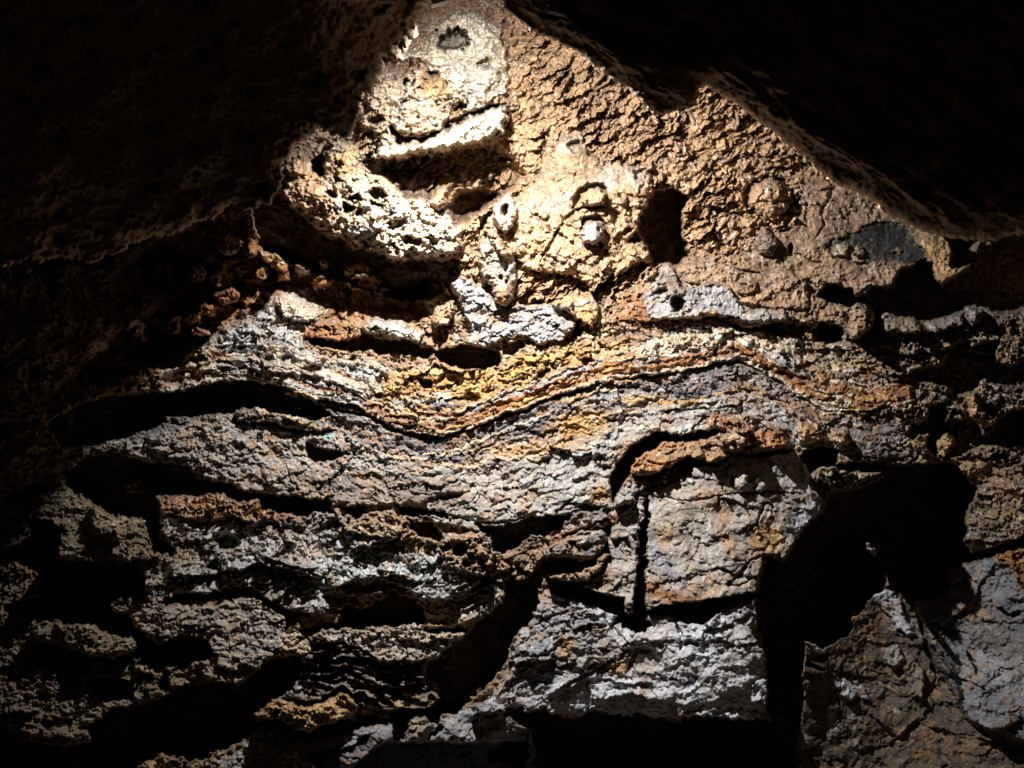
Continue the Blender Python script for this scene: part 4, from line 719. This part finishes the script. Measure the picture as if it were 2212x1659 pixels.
R.reg(px('F', [(520,1560),(700,1460),(830,1400),(850,1450),(800,1560),(720,1659),(520,1659)]), 'darkband', 'fine', cf=8, h=.05, r=16); R.crack(px('N', [(1430,1040),(1560,1010),(1680,930),(1800,890),(1920,920)]), 4, .05)
R.ledge(px('F', [(340,1640),(500,1560),(640,1480),(760,1430)]), .06, 16); R.crack(px('F', [(60,1420),(80,1560),(60,1659)]), 2.5, .02)
R.reg(px('F', [(900,1500),(960,1360),(1040,1330),(1070,1370),(1040,1460),(960,1500),(930,1540)]), 'greybrown', 'iso', 'rough', 1, h=.06, r=12, off=.05, thing=T_('stone', 'small upright grey brown stone between the crinkled layers and the rock heap', 'stone'))
for P in ([(1200,1470),(1240,1500)], [(1400,1360),(1500,1300),(1580,1350)], [(1260,1580),(1340,1560)]): R.crack(px('F', P), 3, .03)
# ---- gaps of the lower left
R.void(px('C', [(-330,1090),(-200,1040),(0,1010),(200,1010),(400,972),(560,937),(700,932),(830,942),(950,962),(1060,1020),(1150,1050),(1240,1130),(1150,1165),(1000,1140),(850,1100),(690,1088),(650,1128),(450,1140),(240,1150),(205,1200),(0,1265),(-200,1330),(-420,1330),(-500,1200)]), .26, 4)
R.reg(px('C', [(660,1140),(690,1090),(850,1095),(1000,1140),(1150,1180),(1300,1240),(1100,1240),(900,1190),(680,1180)]), 'greybrown', 'fine', 'strata', .8, off=.05, h=.04, r=10, thing=T_('rock_slab', 'thin grey slab resting on top of the lens shaped one', 'rock slab'))
R.void(px('C', [(1100,1310),(1180,1340),(1250,1360),(1380,1375),(1250,1410),(1140,1430),(1100,1400)]), .14, 3)
for e in ((590,1100,28,6),(955,960,12,5),(1060,1100,30,8),(1000,1010,40,22),(640,975,10,5),(880,975,10,5)): R.reg(ell('C', *e), 'tan', 'fine', off=.28, f=1.5)
VO = [('E', [(380,240),(480,170),(560,120),(740,120),(800,160),(900,160),(1150,185),(1200,250),(1350,300),(1500,330),(1580,370),(1850,400),(2035,400),(2030,450),(1890,490),(1730,480),(1640,450),(1590,395),(1450,390),(1330,345),(1240,380),(960,370),(970,470),(1000,560),(1010,650),(1080,715),(1000,740),(950,660),(900,560),(905,520),(700,500),(620,440),(520,390),(430,330)], .24),
      ('E', [(-100,800),(0,740),(180,640),(200,540),(250,500),(340,560),(370,640),(350,760),(480,800),(700,780),(870,790),(880,1000),(860,1010),(700,980),(690,1080),(800,1110),(830,1190),(960,1300),(1120,1240),(1250,1270),(1330,1360),(1200,1400),(1030,1420),(880,1370),(830,1330),(825,1240),(700,1250),(600,1180),(400,1150),(210,1160),(230,1100),(50,1120),(30,1060),(230,1000),(240,850),(120,790)], .24),
      ('E', [(180,1280),(260,1290),(400,1340),(600,1375),(800,1390),(760,1410),(560,1400),(340,1380),(240,1340)], .14), ('E', [(560,1510),(640,1480),(820,1530),(810,1640),(640,1640),(560,1600)], .16), ('E', [(980,1510),(1040,1510),(1050,1590),(980,1580)], .12),
      ('E', [(540,1800),(700,1690),(1000,1640),(1100,1560),(1300,1520),(1480,1545),(1560,1460),(1690,1360),(1860,1370),(1850,1500),(1750,1600),(1640,1650),(1580,1720),(1600,1800),(1400,1930),(1200,2000),(1130,1970),(1000,1960),(900,2020),(700,2150),(-800,2200),(-800,1650),(-100,1700),(140,1880),(420,1930),(560,1880)], .30),
      ('E', [(1000,1035),(1300,1012),(1500,990),(1560,945),(1420,960),(1250,975),(1060,990)], .12), ('E', [(30,380),(120,320),(240,300),(300,340),(160,400),(80,440)], .12),
      ('F', [(20,0),(100,-20),(430,0),(470,85),(330,60),(250,100),(130,60),(20,75)], .16), ('F', [(540,40),(680,30),(670,80),(620,115),(560,85)], .14), ('F', [(840,30),(1040,60),(1190,90),(1180,130),(1080,100),(900,90)], .14),
      ('F', [(950,120),(1080,170),(1150,240),(1120,275),(1050,240),(960,195)], .14), ('F', [(1360,155),(1500,160),(1700,120),(1960,90),(1900,150),(1820,200),(1700,220),(1600,290),(1530,325),(1460,310),(1430,220)], .20),
      ('F', [(1582,430),(1592,500),(1660,480),(1760,430),(1762,520),(1730,640),(1700,760),(1610,830),(1560,940),(1490,1070),(1420,1150),(1330,1230),(1250,1300),(1160,1320),(1120,1400),(1060,1350),(1090,1290),(1150,1240),(1090,1150),(1040,1080),(1060,1010),(1180,960),(1160,925),(1280,850),(1320,820),(1400,730),(1520,640),(1540,520)], .26),
      ('F', [(280,820),(500,760),(560,660),(640,690),(850,580),(990,620),(1040,700),(1030,770),(880,775),(680,790),(500,790),(350,830)], .18), ('F', [(1050,790),(1180,800),(1310,800),(1300,830),(1100,825)], .10),
      ('F', [(0,1380),(60,1365),(150,1365),(250,1435),(330,1455),(420,1400),(560,1370),(700,1340),(830,1370),(700,1395),(600,1420),(520,1440),(340,1500),(200,1460),(100,1420),(0,1410)], .14),
      ('F', [(340,1570),(510,1530),(500,1580),(400,1640),(340,1625)], .08), ('F', [(1430,1570),(1560,1450),(1680,1430),(1675,1580),(1650,1640),(1450,1620)], .22), ('F', [(830,1310),(1060,1300),(1050,1345),(980,1340),(910,1400),(890,1490),(850,1500),(840,1430)], .16),
      ('F', [(930,1535),(1050,1485),(1130,1400),(1150,1420),(1050,1510),(960,1540)], .10), ('F', [(1540,1285),(1700,1312),(1760,1296),(1850,1332),(1980,1350),(2100,1306),(2212,1350),(2400,1320),(2480,1352),(2600,1372),(2750,1336),(2980,1368),(3200,1372),(3210,2600),(1760,2600),(1730,1560),(1700,1420),(1620,1375)], .75)]
for fr, P, d in VO: R.void(px(fr, P), d, 4, 1.5)
R.reg(px('E', [(360,660),(440,640),(500,680),(490,760),(380,770),(330,750)]), 'brownstone', 'iso', 'rough', 1, h=.05, r=10, off=.12, thing=T_('stone', 'layered brown stone deep in the dim corner, beside a black hole', 'stone'))
R.reg(px('E', [(770,300),(830,250),(900,300),(900,350),(830,370),(780,350)]), 'moss', 'iso', 'crumb', 1, h=.05, r=8, off=.18, thing=T_('stone', 'knobbly stone inside the second black gap', 'stone'))
R.reg(px('E', [(540,440),(600,420),(640,470),(720,520),(770,600),(740,680),(620,640),(560,560)]), 'brownstone', 'iso', 'crystal', 1, h=.06, r=14, off=.03, thing=T_('boulder', 'lumpy pinkish brown stone at the left end of the smoky quartz', 'boulder'))
R.reg(px('E', [(680,760),(700,690),(800,650),(900,650),(950,720),(1000,740),(990,770),(800,770)]), 'brownstone', 'iso', 'crystal', 1.2, h=.05, r=12, off=.05)
R.reg(px('E', [(210,1170),(300,1150),(430,1140),(600,1180),(700,1250),(820,1245),(830,1330),(700,1380),(500,1330),(250,1270),(190,1230)]), 'moss', 'fine', 'rough', .8, h=.05, r=16, off=.06, thing=T_('rock_slab', 'dull grey green slab lying between two black gaps near the corner', 'rock slab'))
R.reg(px('E', [(820,1380),(860,1370),(880,1410),(950,1450),(960,1480),(900,1470),(830,1430)]), 'white', 'fine', off=.04, thing=T_('quartz_chip', 'small bright white chip below the speckled slab', 'quartz', 'qtz'))
R.reg(ell('E', 1030, 1400, 28, 26), 'greybrown', 'iso', 'rough', 1, h=.05, r=7, off=.14)
R.reg(px('N', [(160,850),(220,780),(300,800),(350,860),(450,840),(580,850),(540,900),(400,880),(260,875)]), 'moss', 'iso', 'rough', 1, off=.10)

def scatter(ax, ay):
    """grain of one rock strays into the next"""
    fr = lambda c, x: np.clip(np.interp(x, c, np.arange(len(c))) + .5, 0, len(c) - 1).astype(np.int32)
    I = fr(R.u, (R.U + ax).ravel()).reshape(R.U.shape); J = fr(R.v, (R.V + ay).ravel()).reshape(R.U.shape); return R.Cc[J, I]
rl = lambda a, j, i: np.roll(a, (j, i), (0, 1))
nA = fbm(R.U / 9, R.V / 7, 611, 3, .7); nB = fbm(R.U / 9, R.V / 7, 641, 3, .7)
R.Cc = .5 * R.Cc + .5 * scatter(18 * nA + 12 * rl(R.nM, 40, 90), 20 * nB + 9 * rl(R.nM, 140, 9))
R.Cc = .72 * R.Cc + .28 * scatter(50 * nB + 30 * rl(R.nM, 240, 390), 26 * nA)
def wash(rgb, m):
    R.Cc[:] = R.Cc * (1 - m[..., None]) + np.array(rgb, f32) * m[..., None]
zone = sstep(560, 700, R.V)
light = (R.Cc.mean(-1) > .05) * (1 - .7 * sstep(1715, 1760, R.U) * sstep(1150, 1250, R.V))
wash((.24, .13, .06), zone * .6 * sstep(.10, .45, rl(R.nM, 0, 211) * .7 + rl(R.nL, 97, 0) * .6 + R.nS * .35 + nA * .3))
wash((.44, .42, .39), .5 * light * sstep(.18, .5, rl(R.nM, 333, 0) * .5 + rl(R.nS, 0, 57) * .6 + R.nF * .4 + nB * .3))
wash((.085, .078, .078), .62 * sstep(.18, .5, rl(R.nM, 0, 555) * .6 + rl(R.nS, 157, 0) * .5 + R.sF * .3 + rl(nA, 50, 0) * .4))
wash((.36, .24, .12), zone * .5 * sstep(.2, .5, rl(R.sM, 0, 155) * .7 + rl(R.nS, 357, 0) * .3 + rl(nB, 0, 80) * .4))
wash((.27, .19, .11), .22 * light * sstep(-.1, .35, rl(R.nL, 170, 60)))
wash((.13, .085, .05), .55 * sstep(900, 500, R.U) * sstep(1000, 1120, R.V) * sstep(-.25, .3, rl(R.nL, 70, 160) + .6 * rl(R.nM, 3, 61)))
wash((.25, .17, .10), .45 * (1 - zone) * sstep(1130, 1230, R.U) * sstep(1480, 1380, R.U) * sstep(700, 420, R.V))
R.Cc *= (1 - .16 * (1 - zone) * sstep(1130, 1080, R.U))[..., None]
Fw = R.F + 7 * rl(R.nM, 20, 33) + 3 * R.nS
st = [vnoise(R.U / w, Fw / h + 30 * k, 700 + k) for k, (w, h) in enumerate(((170, 5.5), (140, 7), (210, 4.6), (120, 9)))]
near = zone * sstep(560, 760, R.V) * (1 - .75 * (R.G < .3)) * (.22 + .5 * np.exp(-(np.clip(np.abs(R.F + 20) - 60, 0, None) / 50) ** 2)) * (.55 + .9 * sstep(-.3, .3, rl(R.nL, 33, 250)))
wash((.60, .52, .38), near * .75 * sstep(.38, .52, st[0] + .25 * R.nL)); wash((.20, .09, .03), near * .7 * sstep(.30, .48, st[1] + .25 * R.nM))
wash((.07, .065, .065), near * .75 * sstep(.34, .50, st[2])); wash((.40, .26, .10), near * .6 * sstep(.30, .5, st[3]))
sp = .35 + .65 * R.G
R.Cc *= np.clip(1 + sp * (.36 * R.nG + .32 * R.nF + .25 * nA) + .28 * R.nS, .35, 1.8)[..., None]
for e in ((860,1205,26,9),(1080,1260,12,6),(1240,1280,26,7),(1390,1300,14,7)): R.reg(ell('C', *e), 'turq', f=1, cf=1)
for a_ in ((fold(880, 1410, -3), 3.6, 'cream'), (fold(1380, 1800, -2), 4.0, 'white'), (fold(900, 1290, -47), 2.6, 'cream'), (fold(1290, 1700, -62), 2.4, 'cream'), (fold(1400, 1780, -84), 2.2, 'greywhite'),
           (fold(1000, 1500, 34), 2.2, 'greywhite'), (fold(950, 1650, -30), 3.0, 'orange'), (fold(1300, 1790, -17), 4.5, 'orange'), (fold(560, 900, -24), 3, 'rust'), (fold(600, 900, -38), 2.4, 'cream'),
           (px('D', [(0,1280),(100,1300),(230,1300),(330,1250),(600,1240),(800,1200),(1000,1180)]), 3.6, 'cream'), (px('D', [(1200,950),(1400,900),(1540,900),(1700,860),(1880,810),(2000,830),(2100,890),(2212,930)]), 3, 'gold'),
           (px('C', [(1480,1340),(1620,1400),(1800,1410),(1950,1440),(2060,1480),(2200,1440)]), 3.6, 'cream'), (px('I', [(530,770),(640,800),(740,860)]), 4, 'cream'), (px('I', [(880,900),(1010,830),(1130,890),(1250,840)]), 4, 'cream')):
    R.vein(*a_, .9, .003)
# fractures that run across everything, and small ledges along the beds
xx = R.U + 30 * R.nM + 10 * R.nS; yy = R.V + 22 * rl(R.nM, 60, 30) + 8 * rl(R.nS, 9, 70)
F1, F2, dx, dy, A, B = voro(xx / 150, yy / 90, 555)
T0 = R.T.copy(); R.T[:] = 0
R.T -= .035 * (1 - sstep(.0, .035, F2 - F1)) * (rl(R.nM, 11, 411) > -.05) * (.4 + .6 * zone)
R.T += ((A - .5) * .03 + dy * (B - .42) * .05) * (.5 + .5 * zone)
F1, F2, dx, dy, A, B = voro(xx / 52 + .2, yy / 30, 556)
R.T += ((A - .5) * .012 + dy * (B - .3) * .022 + dx * (A - .5) * .012) * (.3 + .7 * zone)
fl = R.F / 26 + R.nM * .8 + R.nL; fl = fl - np.floor(fl)
R.T += (fl - .5) * .014 * zone * (.6 + rl(R.nM, 5, 95))
pat = .62 + .62 * sstep(-.22, .25, rl(R.nL, 60, 130) + .7 * rl(R.nM, 90, 17))
R.T += near * (st[0] * .005 + st[2] * .006 + st[3] * .006)
R.T = T0 * (1.2 + .25 * zone) * pat + R.T * (1.2 + .25 * zone) * (.15 + .85 * R.G)
R.Cc *= (1 - (1 - zone) * (.30 - .60 * R.cellA))[..., None]
crag = (1 - zone) * sstep(1140, 1060, R.U)
R.T += crag * (.045 * fbm((R.U + R.wx) / 55, (R.V + R.wy) / 42, 881, 5, .6, True) + .03 * fbm(R.U / 28, R.V / 24, 883, 3, .6))
R.T += (1 - zone) * (1 - crag) * .03 * fbm(R.U / 90, R.V / 60, 887, 4, .55)
F1, F2, dx, dy, A, B = voro((R.U + R.wx) / 17, (R.V + R.wy) / 15, 777)
R.T += .017 * np.sqrt(np.clip(1 - (F1 / (.16 + .2 * B)) ** 2, 0, 1)) * (A > .82) * (.4 + .6 * R.G)      # grit and small chips
R.T += sp * R.nS * .003 + sp * nA * .005 + rl(R.nM, 77, 0) * .010 + .016 * fbm(R.U / 80, R.V / 55, 909, 2)
DEPTH = tps(BASE, R.U[::8, ::8], R.V[::8, ::8], .0004)
def upsample(a, k, sh):
    yi = np.linspace(0, a.shape[0] - 1, (a.shape[0] - 1) * k + 1)[:sh[0]]; xi = np.linspace(0, a.shape[1] - 1, (a.shape[1] - 1) * k + 1)[:sh[1]]
    y0 = np.minimum(yi.astype(int), a.shape[0] - 2); x0 = np.minimum(xi.astype(int), a.shape[1] - 2); fy = (yi - y0)[:, None]; fx = (xi - x0)[None]
    A = a[y0][:, x0]; B = a[y0][:, x0 + 1]; C_ = a[y0 + 1][:, x0]; D_ = a[y0 + 1][:, x0 + 1]
    o = (A * (1 - fx) + B * fx) * (1 - fy) + (C_ * (1 - fx) + D_ * fx) * fy; return o.astype(f32)
DB = upsample(DEPTH, 8, R.U.shape)
if DB.shape != R.U.shape: DB = np.pad(DB, ((0, R.U.shape[0] - DB.shape[0]), (0, R.U.shape[1] - DB.shape[1])), mode='edge')
DB = np.clip(DB, 1.6, 3.5)
D = DB - R.H - R.T
D = np.clip(D, 1.4, 3.9)
MATS = dict(dry=M_DRY, qtz=M_QTZ, slate=M_SLATE)
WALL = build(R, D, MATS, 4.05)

# ------------------------------------------------------------------ the rock left of the lamp stands clear of the lit wall
Q = Relief(-420, 1060, -330, 960, 2.5, 47)
UL = [(-1200,-1200),(915,-1200),(920,-120),(925,-40),(922,5),(912,36),(898,62),(880,96),(866,134),(838,142),(828,150),(792,200),(772,240),(762,292),(735,300),(712,284),(690,276),(660,290),(628,316),(612,350),(604,400),(588,436),(545,448),(500,440),(455,470),(390,500),(300,520),(220,560),(120,560),(-1200,640)]
Q.Cc[:] = Q.colour((slice(None), slice(None)), 'wall'); sd = poly_sd(Q.U + Q.wx * 1.7 + 10 * Q.nM, Q.V + Q.wy * 1.7 + 8 * Q.nM, UL)
Q.T[:] = Q.texture('lumps') + Q.nM * .01 + Q.nS * .006
F1, F2, dx, dy, A, B = voro(Q.U / 75 + Q.nS * .3, Q.V / 62 + Q.nM * .3, 321); Q.T -= .035 * (1 - sstep(.05, .34, F1)) * (A > .6)
edge = 1.74 + .06 * sstep(300, 700, Q.V) * sstep(560, 300, Q.U) - .1 * sstep(600, 0, Q.U) + .20 * sstep(640, 900, Q.U) * sstep(260, 120, Q.V)
dep = edge - .07 * (1 - np.exp(-np.clip(sd, 0, None) / 90)) + .03 * (1 - np.sqrt(np.clip(1 - (1 - np.clip(sd / 6, 0, 1)) ** 2, 0, 1))) - Q.T * .8
Q.Cc *= (1 + .4 * Q.nF + .3 * Q.nS)[..., None] * 1.7
Q.lab = np.where(sd > 0, 0, -1); Q.names = [(('rock_mass', 'shadowed brown rock bulging out beside the lamp, above the long cream boulder', 'rock', 'dry'), False, None)]
build(Q, dep, MATS, np.maximum(edge + .12 + .50 * sstep(780, 725, Q.U) + Q.T * .3, dep + .04), back_noise=True)  # unseen back thickened on the left to keep lamplight off the wall

# ------------------------------------------------------------------ overhanging rock, nearer than the wall
O = Relief(1040, 2640, -330, 560, 2.5, 77)
for n in ('wx', 'wy'): setattr(O, n, getattr(O, n) * .8)
OP = [(1020,-700),(1060,-60),(1080,0),(1096,25),(1140,60),(1195,85),(1240,112),(1290,150),(1330,176),(1360,192),(1390,225),(1420,243),(1446,247),(1462,236),(1492,234),(1503,215),(1508,190),(1522,184),(1560,205),(1592,226),(1640,262),(1700,310),(1745,345),(1768,366),
      (1800,395),(1850,412),(1900,452),(1950,480),(1990,497),(2040,512),(2080,520),(2150,515),(2250,500),(2640,480),(3200,460),(3200,-700)]
O.Cc[:] = O.colour((slice(None), slice(None)), 'wall'); O.lab[:] = -1; O.names = []
O.T[:] = O.texture('lumps')
x, y = O.U + O.wx * 1.3, O.V + O.wy * 1.3; sd = poly_sd(x, y, OP)
rot = (O.U * .85 + O.V * .5, -O.U * .5 + O.V * .85)
rid = fbm(rot[0] / 230, rot[1] / 70, 91, 5, .55, True) * .09
edge = 1.74 + .13 * sstep(1420, 1900, O.U)
dep = edge - .04 * (1 - np.exp(-np.clip(sd, 0, None) / 60)) + .10 * np.clip(sd, 0, 700) / 700 - .13 * sstep(1420, 1900, O.U) * (1 - np.exp(-np.clip(sd, 0, None) / 7)) + .09 * (1 - np.sqrt(np.clip(1 - (1 - np.clip(sd / 5, 0, 1)) ** 2, 0, 1))) - rid * sstep(0, 60, sd) - O.T * .5
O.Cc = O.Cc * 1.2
rim = (sstep(12, 2, sd) * sstep(1490, 1530, O.U))[..., None]  # lamplight along the overhang's lip, painted in as a paler tan
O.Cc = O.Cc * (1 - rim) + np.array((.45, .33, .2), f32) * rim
O.lab = np.where(sd > 0, 0, -1); O.names = [(('overhanging_rock', 'huge black overhanging rock in front of the tan scaly face', 'overhang', 'dry'), False, None)]
back = np.maximum(edge + .14 + O.T * .3, dep + .04)
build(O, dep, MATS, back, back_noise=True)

# ------------------------------------------------------------------ the rest of the chamber, behind and beside the viewer
n = 110; th = np.linspace(.22, math.pi - .22, n).astype(f32); ph = np.linspace(-.15, math.pi + .15, n).astype(f32); PH, TH = np.meshgrid(ph, th)
rr = 1 + .10 * fbm(PH * 4, TH * 4, 17, 4)
cx = 3.9 * np.cos(PH) * np.sin(TH) * rr; cy = 1.5 - 4.1 * np.sin(PH) * np.sin(TH) * rr; cz = 1.7 + 2.6 * np.cos(TH) * rr
idx = np.arange(n * n).reshape(n, n); q = np.stack([idx[:-1, :-1], idx[:-1, 1:], idx[1:, 1:], idx[1:, :-1]], -1).reshape(-1, 4)
ch = mesh_from('cave_chamber', np.stack([cx, cy, cz], -1).reshape(-1, 3), q, np.tile(np.array([[.32, .25, .18]], f32), (n * n, 1)), M_DRY, True)
tag(ch, kind='structure')

# ------------------------------------------------------------------ ground in front of the wall
n = 60; gx = np.linspace(-5, 5, n); gy = np.linspace(-3, 3.4, n); GX, GY = np.meshgrid(gx, gy)
GZ = fbm(GX.astype(f32) * 2, GY.astype(f32) * 2, 5, 4) * .08
idx = np.arange(n * n).reshape(n, n); q = np.stack([idx[:-1, :-1], idx[:-1, 1:], idx[1:, 1:], idx[1:, :-1]], -1).reshape(-1, 4)
g = mesh_from('ground', np.stack([GX, GY, GZ - .12], -1).reshape(-1, 3), q, np.tile(np.array([[.14, .12, .1]], f32), (n * n, 1)), M_DRY)
tag(g, kind='structure')

# ------------------------------------------------------------------ the lamp: a small flood light clipped above the boulder
def simple(name, col, rough=.5, metal=0, emit=0):
    m = bpy.data.materials.new(name); m.use_nodes = True; b = m.node_tree.nodes["Principled BSDF"]; b.inputs['Base Color'].default_value = (*col, 1)
    b.inputs['Roughness'].default_value = rough; b.inputs['Metallic'].default_value = metal
    if emit: b.inputs['Emission Color'].default_value = (1, .97, .92, 1); b.inputs['Emission Strength'].default_value = emit
    nz = m.node_tree.nodes.new('ShaderNodeTexNoise'); nz.inputs['Scale'].default_value = 60; mr = m.node_tree.nodes.new('ShaderNodeMapRange')
    mr.inputs[3].default_value = max(rough - .12, .05); mr.inputs[4].default_value = min(rough + .12, 1)
    m.node_tree.links.new(nz.outputs['Fac'], mr.inputs[0]); m.node_tree.links.new(mr.outputs[0], b.inputs['Roughness'])
    return m
M_HOUS = simple('black_housing', (.02, .02, .022), .45); M_ALU = simple('bare_aluminium', (.8, .8, .82), .3, 1); M_LENS = simple('lamp_lens', (.9, .9, .9), .2, 0, 12)
def bm_obj(name, fn, mat, parent, bevel=.003):
    bm = bmesh.new(); fn(bm)
    if bevel: bmesh.ops.bevel(bm, geom=bm.edges[:], offset=bevel, segments=2, affect='EDGES')
    me = bpy.data.meshes.new(name); bm.to_mesh(me); bm.free(); me.materials.append(mat); o = bpy.data.objects.new(name, me); C.objects.link(o); o.parent = parent; return o
from mathutils import Matrix, Vector
def box(bm, c, s):
    bmesh.ops.create_cube(bm, size=1, matrix=Matrix.Translation(c) @ Matrix.Diagonal((*s, 1)))
lamp = bpy.data.objects.new('floodlight', None); C.objects.link(lamp); lamp.location = Vector(LAMP)
tag(lamp, 'small flood lamp above the glaring white boulder, only its lower rim showing', 'lamp', None, 'thing')
aim = (Vector(AIM) - Vector(LAMP)).normalized(); lamp.rotation_euler = aim.to_track_quat('-Z', 'Y').to_euler()
hous = bm_obj('housing', lambda b: box(b, (0, 0, .035), (.11, .085, .04)), M_HOUS, lamp)
for k in range(6): bm_obj('cooling_fin', lambda b: box(b, (-.045 + k * .018, 0, .065), (.004, .075, .022)), M_HOUS, lamp, .0008)
def frame(b):
    for c, s_ in (((0, .043, .012), (.118, .008, .010)), ((0, -.043, .012), (.118, .008, .010)), ((.057, 0, .012), (.008, .078, .010)), ((-.057, 0, .012), (.008, .078, .010))): box(b, c, s_)
bm_obj('rim', frame, M_ALU, lamp, .001)
bm_obj('lens', lambda b: box(b, (0, 0, .0135), (.1, .07, .002)), M_LENS, lamp, 0)
bm_obj('bracket', lambda b: [box(b, c, s_) for c, s_ in (((.068, 0, .05), (.004, .02, .09)), ((-.068, 0, .05), (.004, .02, .09)), ((0, 0, .097), (.14, .02, .004)))], M_ALU, lamp, .001)
sl = bpy.data.lights.new('lamp_light', 'SPOT'); sl.energy = LAMP_W; sl.color = (1.0, .975, .955); sl.spot_size = math.radians(172); sl.spot_blend = .9; sl.shadow_soft_size = .012
so = bpy.data.objects.new('lamp_light', sl); C.objects.link(so); so.parent = lamp; so.location = (0, 0, -.012)
